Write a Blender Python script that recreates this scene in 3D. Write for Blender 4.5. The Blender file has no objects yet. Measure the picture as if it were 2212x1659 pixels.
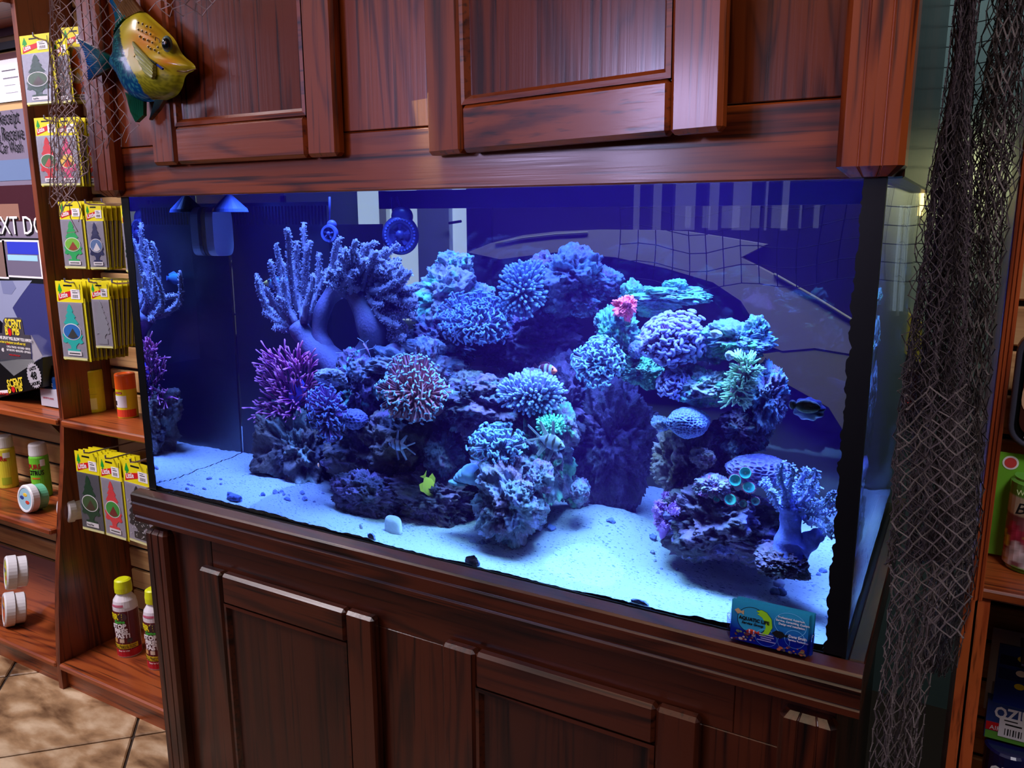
import bpy, math, random
import numpy as np
from mathutils import Vector, Matrix
from math import sin, cos, pi, radians
rnd = random.Random(7)
rng = np.random.default_rng(11)
sc = bpy.context.scene
COL = sc.collection
T = 0.78                      # height of the tank bottom above the floor
TW, TD, TH = 1.219, 0.61, 1.345   # tank width, depth, height of the water line

# ---------------------------------------------------------------- camera
CP = np.array([1.30704, -0.93029, 1.27915]); YAW, PITCH, ROLL, FPX = 0.514996, 0.201846, -0.003363, 1741.285
_f = np.array([-sin(YAW)*cos(PITCH), cos(YAW)*cos(PITCH), -sin(PITCH)])
_r0 = np.array([cos(YAW), sin(YAW), 0.0]); _u0 = np.cross(_r0, _f)
_r = cos(ROLL)*_r0 + sin(ROLL)*_u0; _u = -sin(ROLL)*_r0 + cos(ROLL)*_u0
cam = bpy.data.cameras.new('camera'); co = bpy.data.objects.new('camera', cam); COL.objects.link(co)
cam.sensor_width = 36.0; cam.lens = 36.0*FPX/2212; cam.clip_start = 0.02
M = Matrix.Identity(4)
for i in range(3):
    M[i][0], M[i][1], M[i][2], M[i][3] = _r[i], _u[i], -_f[i], CP[i]
co.matrix_world = M
sc.camera = co

# ---------------------------------------------------------------- world, lamps, exposure
w = bpy.data.worlds.new('world'); sc.world = w; w.use_nodes = True
w.node_tree.nodes['Background'].inputs[0].default_value = (0.62, 0.52, 0.56, 1)
w.node_tree.nodes['Background'].inputs[1].default_value = 0.035
def area(name, loc, target, sx, sy, power, color, spread=180):
    l = bpy.data.lights.new(name, 'AREA'); l.shape = 'RECTANGLE'; l.size = sx; l.size_y = sy
    l.energy = power; l.color = color; l.spread = radians(spread)
    o = bpy.data.objects.new(name, l); COL.objects.link(o); o.location = loc
    o.rotation_euler = (Vector(target)-Vector(loc)).to_track_quat('-Z', 'Y').to_euler(); return o
area('shop_ceiling_lamp', (0.6, -1.9, 2.75), (0.5, 0.2, 1.0), 1.6, 0.9, 14, (1.0, 0.70, 0.44))
area('aisle_ceiling_lamp', (-1.6, -0.9, 2.7), (-0.9, 0.5, 0.9), 1.2, 0.7, 23, (1.0, 0.90, 0.95), 78)
area('right_fill_light', (2.1, -0.9, 2.6), (1.5, 0.3, 0.9), 0.6, 0.4, 3.2, (0.95, 0.9, 1.0), 70)  # added fill that brightens the goods and nets on the right
area('shop_window_light', (-0.86, -3.2, 1.86), (1.0, 0, 1.5), 0.5, 0.36, 5.0, (0.62, 0.55, 1.0), 80)
area('rail_highlight_light', (-0.16, -3.2, 1.56), (1.0, 0, 1.36), 0.5, 0.13, 2.0, (0.62, 0.55, 1.0), 70)  # added light for the violet highlight on the canopy rail
area('side_window_light', (-4.3, -3.0, 2.3), (-0.2, 0, 1.3), 1.0, 0.7, 20, (0.72, 0.66, 1.0))
area('aquarium_lamp', (0.64, 0.28, 1.425), (0.64, 0.28, 0.8), 1.08, 0.34, 46, (0.095, 0.23, 1.0), 52)
area('aquarium_actinic_lamp', (0.82, 0.16, 1.43), (0.86, 0.10, 0.8), 0.5, 0.16, 19, (0.24, 0.62, 1.0), 56)
area('back_panel_fill_light', (0.7, 0.80, 2.3), (0.7, 1.32, 1.2), 1.2, 0.15, 7, (0.8, 0.95, 1.0))  # added fill aimed at the wall and panels behind the tank
area('warm_strip_light', (1.27, 1.20, 1.40), (1.3, 1.32, 1.3), 0.05, 0.05, 0.5, (1.0, 0.75, 0.35))
vs = sc.view_settings
sc.display_settings.display_device = 'sRGB'
vs.view_transform = 'Standard'; vs.look = 'None'; vs.exposure = 0.0; vs.gamma = 1.0; vs.use_curve_mapping = False
cy = sc.cycles
cy.max_bounces = 10; cy.transparent_max_bounces = 24; cy.transmission_bounces = 10; cy.volume_bounces = 1
cy.glossy_bounces = 6; cy.diffuse_bounces = 2; cy.caustics_reflective = False; cy.caustics_refractive = False
cy.use_denoising = True; cy.use_adaptive_sampling = True; cy.adaptive_threshold = 0.06; cy.sample_clamp_indirect = 4.0

# ---------------------------------------------------------------- where a point of the photograph lies
def ray(px, py):
    d = _f + ((px-1106)/FPX)*_r - ((py-829.5)/FPX)*_u
    return d/np.linalg.norm(d)
def U(px, py, ax, v):                       # point on the plane axis = v, through air
    d = ray(px, py); return CP + (v-CP[ax])/d[ax]*d
def W(px, py, Y, ax=1):                     # the same behind the flat front of the water
    d = ray(px, py); p = CP - CP[1]/d[1]*d
    e = d/1.33; e[1] = math.sqrt(1-e[0]**2-e[2]**2)
    return p + (Y-p[ax])/e[ax]*e
def WS(px, py, Y): return float(np.linalg.norm(W(px+10, py, Y)-W(px, py, Y)))/10*0.93   # metres per pixel there
def B(px, py, Y):                           # beyond the back glass
    p = W(px, py, TD); d = ray(px, py); return p + (Y-TD)/d[1]*d

# ---------------------------------------------------------------- noise
_tab = rng.random(4096).astype(np.float32)*2-1
def vnoise(P, seed=0):
    P = np.asarray(P, dtype=np.float64); i = np.floor(P).astype(np.int64); f = P-i; f = f*f*(3-2*f)
    def h(a, b, c): return _tab[((i[:, 0]+a)*73856093 ^ (i[:, 1]+b)*19349663 ^ (i[:, 2]+c)*83492791 ^ seed*2654435) & 4095]
    x, y, z = f.T
    a = h(0,0,0)*(1-x)+h(1,0,0)*x; b = h(0,1,0)*(1-x)+h(1,1,0)*x
    c = h(0,0,1)*(1-x)+h(1,0,1)*x; d = h(0,1,1)*(1-x)+h(1,1,1)*x
    return (a*(1-y)+b*y)*(1-z)+(c*(1-y)+d*y)*z
def fbm(P, s=0, o=4):
    r = 0; a = 1.0; P = np.asarray(P, dtype=np.float64)
    for k in range(o): r = r+a*vnoise(P, s+k); P = P*2.03; a *= 0.5
    return r

# ---------------------------------------------------------------- mesh builder
def frame_of(d):
    d = d/np.linalg.norm(d); a = np.array([0, 0, 1.0]) if abs(d[2]) < 0.9 else np.array([1.0, 0, 0])
    s = np.cross(d, a); s /= np.linalg.norm(s); return s, np.cross(s, d)
class MB:
    def __init__(s): s.V = []; s.F = []; s.C = []; s.n = 0
    def add(s, V, F, c=(1, 1, 1)):
        V = np.asarray(V, dtype=float).reshape(-1, 3); s.V.append(V)
        s.F.extend([tuple(i+s.n for i in f) for f in F]); s.n += len(V)
        c = np.asarray(c, dtype=float)
        s.C.append(np.tile(c, (len(V), 1)) if c.ndim == 1 else c); return s
    def box(s, a, b, c=(1, 1, 1), bev=0.0, R=None, o=None):
        a, b2 = np.minimum(a, b), np.maximum(a, b)
        x0, y0, z0 = a; x1, y1, z1 = b2
        t = min(bev, 0.45*min(x1-x0, y1-y0, z1-z0))
        if t <= 0:
            V = [(x, y, z) for z in (z0, z1) for y in (y0, y1) for x in (x0, x1)]
            F = [(0,2,3,1), (4,5,7,6), (0,1,5,4), (2,6,7,3), (0,4,6,2), (1,3,7,5)]
        else:
            V = []; idx = {}
            for sx in (0, 1):
                for sy in (0, 1):
                    for sz in (0, 1):
                        X = (x0, x1)[sx]; Y = (y0, y1)[sy]; Z = (z0, z1)[sz]
                        dx = t if sx == 0 else -t; dy = t if sy == 0 else -t; dz = t if sz == 0 else -t
                        for k, p in enumerate(((X, Y+dy, Z+dz), (X+dx, Y, Z+dz), (X+dx, Y+dy, Z))):
                            idx[(sx, sy, sz, k)] = len(V); V.append(p)
            g = idx; F = []
            for k in range(3):
                for q in (0, 1):
                    o_ = [(0,0), (1,0), (1,1), (0,1)]
                    f = []
                    for (m, n) in o_:
                        c3 = [0, 0, 0]; c3[k] = q; o2 = [i for i in range(3) if i != k]; c3[o2[0]] = m; c3[o2[1]] = n
                        f.append(g[(c3[0], c3[1], c3[2], k)])
                    F.append(tuple(f))
            for k in range(3):
                o2 = [i for i in range(3) if i != k]
                for m in (0, 1):
                    for n in (0, 1):
                        c0 = [0, 0, 0]; c0[o2[0]] = m; c0[o2[1]] = n; c1 = list(c0); c1[k] = 1
                        F.append((g[(*c0, o2[0])], g[(*c0, o2[1])], g[(*c1, o2[1])], g[(*c1, o2[0])]))
            for sx in (0, 1):
                for sy in (0, 1):
                    for sz in (0, 1): F.append((g[(sx, sy, sz, 0)], g[(sx, sy, sz, 1)], g[(sx, sy, sz, 2)]))
        V = np.array(V, float)
        if R is not None: V = (V-o)@np.array(R).T+o
        return s.add(V, F, c)
    def prism(s, poly, axis, lo, hi, c=(1, 1, 1)):    # poly in the other two axes, extruded along axis
        n = len(poly); V = []
        for t in (lo, hi):
            for (a, b) in poly:
                v = [a, b]; v.insert(axis, t); V.append(v)
        F = [tuple(range(n))[::-1], tuple(range(n, 2*n))]+[(i, (i+1) % n, n+(i+1) % n, n+i) for i in range(n)]
        return s.add(V, F, c)
    def tube(s, P, r, k=8, c=(1, 1, 1), cap=True, c2=None):
        P = np.asarray(P, float); n = len(P); r = np.broadcast_to(np.asarray(r, float), (n,))
        D = np.gradient(P, axis=0); V = []; sd, up = frame_of(D[0]); a = np.linspace(0, 2*pi, k, endpoint=False)
        for i in range(n):
            d = D[i]/(np.linalg.norm(D[i])+1e-12); sd = sd-d*(sd@d); sd /= np.linalg.norm(sd)+1e-12; up = np.cross(sd, d)
            V.append(P[i]+r[i]*(np.outer(np.cos(a), sd)+np.outer(np.sin(a), up)))
        V = np.concatenate(V); F = []
        for i in range(n-1):
            for j in range(k): F.append((i*k+j, i*k+(j+1) % k, (i+1)*k+(j+1) % k, (i+1)*k+j))
        if cap: F += [tuple(range(k))[::-1], tuple(range((n-1)*k, n*k))]
        if c2 is not None:
            t = np.repeat(np.linspace(0, 1, n), k)[:, None]; c = np.asarray(c)*(1-t)+np.asarray(c2)*t
        return s.add(V, F, c)
    def lathe(s, prof, k=24, o=(0, 0, 0), R=None, c=(1, 1, 1)):   # prof: (radius, height[, colour])
        a = np.linspace(0, 2*pi, k, endpoint=False); V = []; C = []
        for p in prof:
            V.append(np.stack([p[0]*np.cos(a), p[0]*np.sin(a), np.full(k, p[1])], 1)); C.append(np.tile(p[2] if len(p) > 2 else c, (k, 1)))
        V = np.concatenate(V); n = len(prof); F = []
        if R is not None: V = V@np.array(R).T
        for i in range(n-1):
            for j in range(k): F.append((i*k+j, i*k+(j+1) % k, (i+1)*k+(j+1) % k, (i+1)*k+j))
        F += [tuple(range(k))[::-1], tuple(range((n-1)*k, n*k))]
        return s.add(V+np.array(o), F, np.concatenate(C))
    def build(s, name, mat, parent=None, smooth=False, origin=None):
        V = np.concatenate(s.V); C = np.concatenate(s.C)
        if origin is None:
            if parent is not None: origin = parent.get('_o', (0, 0, 0))
            else: origin = ((V[:, 0].min()+V[:, 0].max())/2, (V[:, 1].min()+V[:, 1].max())/2, V[:, 2].min())
        origin = np.array(origin, float)
        m = bpy.data.meshes.new(name); m.from_pydata((V-origin).tolist(), [], s.F); m.update()
        at = m.color_attributes.new('Col', 'FLOAT_COLOR', 'POINT')
        at.data.foreach_set('color', np.concatenate([C, np.ones((len(C), 1))], 1).astype(np.float32).ravel())
        if smooth: m.shade_smooth()
        m.materials.append(mat)
        o = bpy.data.objects.new(name, m); COL.objects.link(o)
        if parent is None: o.location = origin
        else: o.parent = parent
        o['_o'] = [float(v) for v in origin]
        return o
def tag(o, label=None, cat=None, group=None, kind=None):
    if label: o['label'] = label
    if cat: o['category'] = cat
    if group: o['group'] = group
    if kind: o['kind'] = kind
    return o
def thing(name, label, cat, loc=(0, 0, 0), group=None):
    o = bpy.data.objects.new(name, None); COL.objects.link(o); o.location = loc; o.empty_display_size = 0.02
    o['_o'] = [float(v) for v in loc]
    return tag(o, label, cat, group)
def kids(o): return [c for c in KID.get(o.name, [])]
def copy_tree(o, parent=None):
    c = o.copy(); COL.objects.link(c)
    if parent is not None: c.parent = parent
    for ch in list(o.children): copy_tree(ch, c)
    return c

# ---------------------------------------------------------------- materials
def newmat(name):
    m = bpy.data.materials.new(name); m.use_nodes = True; nt = m.node_tree
    return m, nt, nt.nodes['Principled BSDF']
def lin(r, g, b): return tuple(((v/255)/12.92 if v/255 <= 0.04045 else ((v/255+0.055)/1.055)**2.4) for v in (r, g, b))
_mc = {}
def plain(color, rough=0.5, metal=0.0, coat=0.0, spec=0.5, name='paint'):
    k = (tuple(np.round(color, 4)), rough, metal, coat, spec)
    if k in _mc: return _mc[k]
    m, nt, p = newmat(name); p.inputs['Base Color'].default_value = (*color, 1); p.inputs['Roughness'].default_value = rough
    p.inputs['Metallic'].default_value = metal; p.inputs['Coat Weight'].default_value = coat; p.inputs['Specular IOR Level'].default_value = spec
    _mc[k] = m; return m
def rgb(r, g, b, **k): return plain(lin(r, g, b), **k)
def vcol(name, rough=0.7, bump=0.0, bscale=60, spec=0.3, vary=0.0, coat=0.0, sub=0.0, metal=0.0):
    m, nt, p = newmat(name); a = nt.nodes.new('ShaderNodeAttribute'); a.attribute_name = 'Col'
    p.inputs['Roughness'].default_value = rough; p.inputs['Specular IOR Level'].default_value = spec; p.inputs['Coat Weight'].default_value = coat
    p.inputs['Metallic'].default_value = metal
    src = a.outputs['Color']; tc = nt.nodes.new('ShaderNodeTexCoord')
    if vary or bump:
        n = nt.nodes.new('ShaderNodeTexNoise'); n.inputs['Scale'].default_value = bscale; n.inputs['Detail'].default_value = 6
        nt.links.new(tc.outputs['Object'], n.inputs['Vector'])
    if vary:
        mr = nt.nodes.new('ShaderNodeMapRange'); mr.inputs[1].default_value = 0.3; mr.inputs[2].default_value = 0.7
        mr.inputs[3].default_value = 1-vary; mr.inputs[4].default_value = 1+vary
        nt.links.new(n.outputs['Fac'], mr.inputs[0]); mx = nt.nodes.new('ShaderNodeVectorMath'); mx.operation = 'SCALE'
        nt.links.new(src, mx.inputs[0]); nt.links.new(mr.outputs[0], mx.inputs['Scale']); src = mx.outputs[0]
    nt.links.new(src, p.inputs['Base Color'])
    if bump:
        b = nt.nodes.new('ShaderNodeBump'); b.inputs['Strength'].default_value = bump; b.inputs['Distance'].default_value = 0.004
        nt.links.new(n.outputs['Fac'], b.inputs['Height']); nt.links.new(b.outputs[0], p.inputs['Normal'])
    if sub: p.inputs['Subsurface Weight'].default_value = sub; p.inputs['Subsurface Scale'].default_value = 0.01
    return m
def wood(name, axis, c0, c1, c2, rough=0.34, coat=0.3, scale=1.0, cath=1.0, seed=0.0, pore=0.25):
    m, nt, p = newmat(name); N = nt.nodes.new; L = nt.links.new
    tc = N('ShaderNodeTexCoord'); mp = N('ShaderNodeMapping'); sc3 = [7.0*scale]*3; sc3[axis] = 0.85*scale
    mp.inputs['Scale'].default_value = sc3; mp.inputs['Location'].default_value = (seed, seed*1.7, seed*0.6)
    gi = N('ShaderNodeNewGeometry'); L(gi.outputs['Position'], mp.inputs['Vector'])
    n1 = N('ShaderNodeTexNoise'); n1.inputs['Scale'].default_value = 0.9; n1.inputs['Detail'].default_value = 2; n1.inputs['Distortion'].default_value = 0.6
    L(mp.outputs[0], n1.inputs['Vector'])
    mu = N('ShaderNodeMath'); mu.operation = 'MULTIPLY'; mu.inputs[1].default_value = 9.0*cath; L(n1.outputs['Fac'], mu.inputs[0])
    fr = N('ShaderNodeMath'); fr.operation = 'PINGPONG'; fr.inputs[1].default_value = 0.5; L(mu.outputs[0], fr.inputs[0])
    mp2 = N('ShaderNodeMapping'); s2 = [170.0*scale]*3; s2[axis] = 4.5*scale; mp2.inputs['Scale'].default_value = s2; L(gi.outputs['Position'], mp2.inputs['Vector'])
    n2 = N('ShaderNodeTexNoise'); n2.inputs['Scale'].default_value = 1.0; n2.inputs['Detail'].default_value = 3; L(mp2.outputs[0], n2.inputs['Vector'])
    mp3 = N('ShaderNodeMapping'); s3 = [16.0]*3; s3[axis] = 3.0; mp3.inputs['Scale'].default_value = s3; L(gi.outputs['Position'], mp3.inputs['Vector'])
    n3 = N('ShaderNodeTexNoise'); n3.inputs['Scale'].default_value = 0.8; n3.inputs['Detail'].default_value = 3; L(mp3.outputs[0], n3.inputs['Vector'])
    ad = N('ShaderNodeMath'); ad.operation = 'MULTIPLY_ADD'; ad.inputs[1].default_value = 1.0; L(fr.outputs[0], ad.inputs[0]); L(n3.outputs['Fac'], ad.inputs[2])
    ad2 = N('ShaderNodeMath'); ad2.operation = 'MULTIPLY_ADD'; ad2.inputs[1].default_value = 0.45; L(n2.outputs['Fac'], ad2.inputs[0]); L(ad.outputs[0], ad2.inputs[2])
    cr = N('ShaderNodeValToRGB'); e = cr.color_ramp.elements; e[0].position = 0.52; e[0].color = (*c0, 1); e[1].position = 1.15; e[1].color = (*c2, 1)
    q = e.new(0.80); q.color = (*c1, 1); e[2].position = 1.0
    L(ad2.outputs[0], cr.inputs[0])
    # dark open pores
    mr = N('ShaderNodeMapRange'); mr.inputs[1].default_value = 0.30; mr.inputs[2].default_value = 0.44; mr.inputs[3].default_value = pore; mr.inputs[4].default_value = 1.0
    L(n2.outputs['Fac'], mr.inputs[0]); sm = N('ShaderNodeVectorMath'); sm.operation = 'SCALE'; L(cr.outputs[0], sm.inputs[0]); L(mr.outputs[0], sm.inputs['Scale'])
    L(sm.outputs[0], p.inputs['Base Color'])
    p.inputs['Roughness'].default_value = rough; p.inputs['Coat Weight'].default_value = coat; p.inputs['Coat Roughness'].default_value = 0.15
    b = N('ShaderNodeBump'); b.inputs['Strength'].default_value = 0.16; b.inputs['Distance'].default_value = 0.0010
    L(n2.outputs['Fac'], b.inputs['Height']); L(b.outputs[0], p.inputs['Normal']); L(b.outputs[0], p.inputs['Coat Normal'])
    return m
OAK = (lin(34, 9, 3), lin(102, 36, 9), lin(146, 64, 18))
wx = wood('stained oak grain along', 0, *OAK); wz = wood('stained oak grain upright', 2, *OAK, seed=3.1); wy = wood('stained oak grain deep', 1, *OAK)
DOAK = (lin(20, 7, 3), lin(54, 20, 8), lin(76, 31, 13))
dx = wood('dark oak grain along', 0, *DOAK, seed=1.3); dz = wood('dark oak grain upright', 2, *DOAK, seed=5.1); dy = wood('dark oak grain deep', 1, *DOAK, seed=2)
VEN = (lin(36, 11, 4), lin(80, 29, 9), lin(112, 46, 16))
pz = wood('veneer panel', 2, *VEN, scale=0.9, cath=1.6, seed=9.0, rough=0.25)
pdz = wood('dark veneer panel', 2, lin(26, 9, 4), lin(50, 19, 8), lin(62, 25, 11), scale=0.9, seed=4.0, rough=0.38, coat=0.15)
black = rgb(6, 6, 8, rough=0.5); silic = rgb(4, 4, 6, rough=0.35)
# ================================================================ SETTING
# ---- floor with diagonal stone tiles
m, nt, p = newmat('tumbled stone tile'); N = nt.nodes.new; L = nt.links.new
g = N('ShaderNodeNewGeometry'); n1 = N('ShaderNodeTexNoise'); n1.inputs['Scale'].default_value = 7; n1.inputs['Detail'].default_value = 8; n1.inputs['Distortion'].default_value = 0.25
mp = N('ShaderNodeMapping'); mp.inputs['Rotation'].default_value = (0, 0, 0.5); mp.inputs['Scale'].default_value = (1, 2.2, 1); L(g.outputs['Position'], mp.inputs[0]); L(mp.outputs[0], n1.inputs['Vector'])
cr = N('ShaderNodeValToRGB'); e = cr.color_ramp.elements; e[0].position = 0.34; e[0].color = (*lin(92, 62, 38), 1); e[1].position = 0.66; e[1].color = (*lin(214, 190, 158), 1); q = e.new(0.5); q.color = (*lin(168, 134, 98), 1)
L(n1.outputs['Fac'], cr.inputs[0]); oi = N('ShaderNodeObjectInfo'); hs = N('ShaderNodeHueSaturation'); mr = N('ShaderNodeMapRange'); mr.inputs[3].default_value = 0.85; mr.inputs[4].default_value = 1.1
L(oi.outputs['Random'], mr.inputs[0]); L(mr.outputs[0], hs.inputs['Value']); L(cr.outputs[0], hs.inputs['Color']); L(hs.outputs[0], p.inputs['Base Color'])
n2 = N('ShaderNodeTexNoise'); n2.inputs['Scale'].default_value = 26; n2.inputs['Detail'].default_value = 6; L(g.outputs['Position'], n2.inputs['Vector'])
b = N('ShaderNodeBump'); b.inputs['Strength'].default_value = 0.5; b.inputs['Distance'].default_value = 0.006; L(n2.outputs['Fac'], b.inputs['Height']); L(b.outputs[0], p.inputs['Normal'])
p.inputs['Roughness'].default_value = 0.42
tile_m = m
fl = MB().box((-5, -4.2, -0.1), (3.2, 2.2, -0.006)).build('floor', rgb(50, 36, 26, rough=0.9)); tag(fl, kind='structure')
a = 0.397; hb = a/2-0.0035; tmesh = None
for i in range(-9, 6):
    for j in range(-6, 6):
        # grid lines run at 45 degrees: x+y = -.247 + i*a*sqrt2, y-x = .609 + j*a*sqrt2
        s1 = -0.247+(i+0.5)*a*math.sqrt(2); s2 = 0.609+(j+0.5)*a*math.sqrt(2)
        x, y = (s1-s2)/2, (s1+s2)/2
        if not (-2.6 < x < 0.9 and -1.6 < y < 1.0): continue
        if tmesh is None:
            t = MB().box((-hb, -hb, -0.012), (hb, hb, 0.0), bev=0.003).build('tile', tile_m, None, origin=(0, 0, 0)); t.parent = fl; tmesh = t
            R45 = pi/4
        else:
            t = tmesh.copy(); COL.objects.link(t)
        t.location = (x-fl.location.x, y-fl.location.y, -fl.location.z); t.rotation_euler = (0, 0, R45)
# ---- walls
wallm, nt, p = newmat('grey green painted wall'); p.inputs['Base Color'].default_value = (*lin(120, 140, 138), 1); p.inputs['Roughness'].default_value = 0.8
n = nt.nodes.new('ShaderNodeTexNoise'); n.inputs['Scale'].default_value = 80; b = nt.nodes.new('ShaderNodeBump'); b.inputs['Strength'].default_value = 0.1; nt.links.new(n.outputs[0], b.inputs['Height']); nt.links.new(b.outputs[0], p.inputs['Normal'])
tag(MB().box((-5, 1.32, -0.1), (3.2, 1.4, 2.9)).build('wall_back', wallm), kind='structure')
tag(MB().box((-5.1, -4.2, -0.1), (-5.0, 1.4, 2.9)).build('wall_left', wallm), kind='structure')
tag(MB().box((3.2, -4.2, -0.1), (3.3, 1.4, 2.9)).build('wall_right', wallm), kind='structure')
tag(MB().box((-5.1, -4.3, -0.1), (3.3, -4.2, 2.9)).build('wall_front', rgb(60, 56, 66, rough=0.8)), kind='structure')
tag(MB().box((-5.1, -4.3, 2.9), (3.3, 1.4, 3.0)).build('ceiling', rgb(120, 112, 118, rough=0.9)), kind='structure')

# ---- slatwall behind the left shelving
slat_m = wood('slatwall maple', 0, lin(150, 104, 62), lin(188, 142, 92), lin(205, 164, 112), rough=0.45, coat=0.1, cath=0.5, pore=0.8)
def slatwall(name, x0, x1, z0, z1, yb, label):
    r = thing(name, label, 'slatwall', ((x0+x1)/2, yb, z0))
    MB().box((x0, yb+0.012, z0), (x1, yb+0.03, z1)).build('backing', rgb(26, 16, 10, rough=0.8), r)
    z = z0; first = None
    while z < z1-0.02:
        if first is None:
            first = MB().box((x0, yb, z+0.004), (x1, yb+0.012, z+SL-0.005), bev=0.0025).build('slat', slat_m, r); b0 = z; s = first
        else:
            s = first.copy(); COL.objects.link(s); s.location = (0, 0, z-b0)
        z += SL
    return r
YB = 0.46; SL = 0.0672
slatwall('slatwall_panel', -1.9, -0.06, 0.068, 2.1, YB, 'tan slatwall panel with dark grooves behind the shelves left of the aquarium')

# ================================================================ HOOD CABINET
hood = thing('aquarium_canopy', 'tall red-brown oak canopy cabinet above the aquarium', 'cabinet', (TW/2, TD/2, 1.319))
HX0, HX1, HZ0, HZ1 = -0.045, 1.262, 1.319, 2.06
SH = -0.010
MB().box((HX0+0.02, SH, HZ0), (HX1-0.045, 0.012, 1.400), bev=0.002).build('bottom_rail', wx, hood)
MB().box((HX0+0.02, SH, 1.401), (0.135, 0.012, HZ1), bev=0.001).build('stile', wz, hood)
MB().box((0.505, SH, 1.401), (0.69, 0.012, HZ1), bev=0.001).build('stile', wz, hood)
MB().box((1.05, SH, 1.401), (1.20, 0.012, HZ1), bev=0.001).build('stile', pz, hood)
MB().box((0.1355, SH, 1.92), (1.0495, 0.012, HZ1), bev=0.001).build('top_rail', wx, hood)
MB().box((HX1-0.045-0.018, 0.0125, HZ0-0.0), (1.238, 0.60, HZ1), bev=0.002).build('side_panel', dz, hood)
MB().box((HX0+0.002, 0.0125, HZ0), (HX0+0.020, 0.60, HZ1), bev=0.002).build('side_panel', dz, hood)
MB().box((0.0, 0.02, 1.50), (1.17, 0.59, 1.52)).build('lamp_shelf', black, hood)
MB().box((-0.02, 0.595, HZ0+0.02), (1.22, 0.61, HZ1)).build('back_panel', black, hood)
MB().box((-0.02, 0.0125, 1.355), (1.19, 0.0160, HZ1)).build('light_block_board', black, hood)  # unseen board added to stop tank lamp light leaking past the face frame
for x0, x1 in ((0.02, 0.10), (0.5, 0.7), (1.05, 1.17)):
    MB().box((x0, 0.0165, 1.385), (x1, 0.03, 1.40)).build('cleat', black, hood)
def fluted_post(x0, x1, y0, yb, z0, z1, m, parent, name='corner_post'):
    # plan outline with two rounded flutes, bevelled foot
    n = x1-x0; pts = [(x0, yb), (x0, y0+0.006), (x0+0.006, y0)]
    for c_ in (0.34, 0.68):
        c = x0+n*c_; r = 0.0013
        pts += [(c-r*1.3, y0), (c-r*0.6, y0+r), (c, y0+0.001), (c+r*0.6, y0+r), (c+r*1.3, y0)]
    pts += [(x1-0.006, y0), (x1, y0+0.006), (x1, yb)]
    V = []; k = len(pts)
    cx, cyy = (x0+x1)/2, yb
    lev = [(z0, 0.012), (z0+0.010, 0.0), (z1-0.008, 0.0), (z1, 0.007)]
    for z, ins in lev:
        for (x, y) in pts:
            V.append((x+(ins if x < cx else -ins)*(abs(x-cx)/(n/2)), min(y+ins, yb), z))
    F = [(i*k+j, i*k+(j+1) % k, (i+1)*k+(j+1) % k, (i+1)*k+j) for i in range(3) for j in range(k)]
    F += [tuple(range(k))[::-1], tuple(range(3*k, 4*k))]
    return MB().add(V, F).build(name, m, parent)
fluted_post(-0.043, 0.019, -0.030, SH-0.0005, HZ0+0.001, HZ1, wz, hood)
fluted_post(1.176, 1.240, -0.030, 0.012, HZ0+0.001, HZ1, wz, hood)

def panel_door(x0, x1, z0, z1, y, parent, mx_, mz_, mp_, name='door', st=0.062, t=0.02, outset=True, knob=None):
    """a frame-and-panel door; y is its front face; returns the door"""
    # frame: left stile is the door object itself, the other members are its sub-parts
    d = MB().box((x0, y, z0), (x0+st, y+t, z1), bev=0.005).build(name, mz_, parent)
    d.name = name
    oo = parent['_o']
    def sub(mb, nm, mat):
        s = mb.build(nm, mat, None, origin=oo); s.location = (0, 0, 0); s.parent = d; return s
    sub(MB().box((x1-st, y, z0), (x1, y+t, z1), bev=0.005), 'stile', mz_)
    sub(MB().box((x0+st+0.0004, y+0.0004, z0), (x1-st-0.0004, y+t, z0+st), bev=0.005), 'rail', mx_)
    sub(MB().box((x0+st+0.0004, y+0.0004, z1-st), (x1-st-0.0004, y+t, z1), bev=0.005), 'rail', mx_)
    # moulded inner edge, four mitred strips
    a0, a1, b0, b1 = x0+st, x1-st, z0+st, z1-st; w_ = 0.012
    o_ = [(a0, b0), (a1, b0), (a1, b1), (a0, b1)]; i_ = [(a0+w_, b0+w_), (a1-w_, b0+w_), (a1-w_, b1-w_), (a0+w_, b1-w_)]
    mb = MB(); V = []
    for (pts, yy) in ((o_, y+0.003), ([(u*0.5+v*0.5, s*0.5+q*0.5) for (u, s), (v, q) in zip(o_, i_)], y+0.0025), (i_, y+0.011)):
        V += [(px_, yy, pz_) for px_, pz_ in pts]
    F = [(r*4+k, r*4+(k+1) % 4, (r+1)*4+(k+1) % 4, (r+1)*4+k) for r in range(2) for k in range(4)]
    mb.add(V, F); sub(mb, 'moulding', mx_)
    sub(MB().box((a0-0.004, y+0.010, b0-0.004), (a1+0.004, y+0.016, b1+0.004)), 'panel', mp_)
    return d
panel_door(0.123, 0.518, 1.367, 1.90, -0.031, hood, wx, wz, pz, st=0.058)
d2 = panel_door(0.673, 1.075, 1.361, 1.93, -0.031, hood, wx, wz, pz, st=0.058)
# the right door stands a few degrees open, hinged at its left edge
hx = Vector((0.673, -0.011, 1.361)); off = hx-Vector(hood['_o'])
d2.matrix_parent_inverse = Matrix.Identity(4)
d2.matrix_basis = Matrix.Translation(off) @ Matrix.Rotation(radians(-6.5), 4, 'Z') @ Matrix.Rotation(radians(-0.9), 4, 'Y') @ Matrix.Translation(-off)

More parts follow.
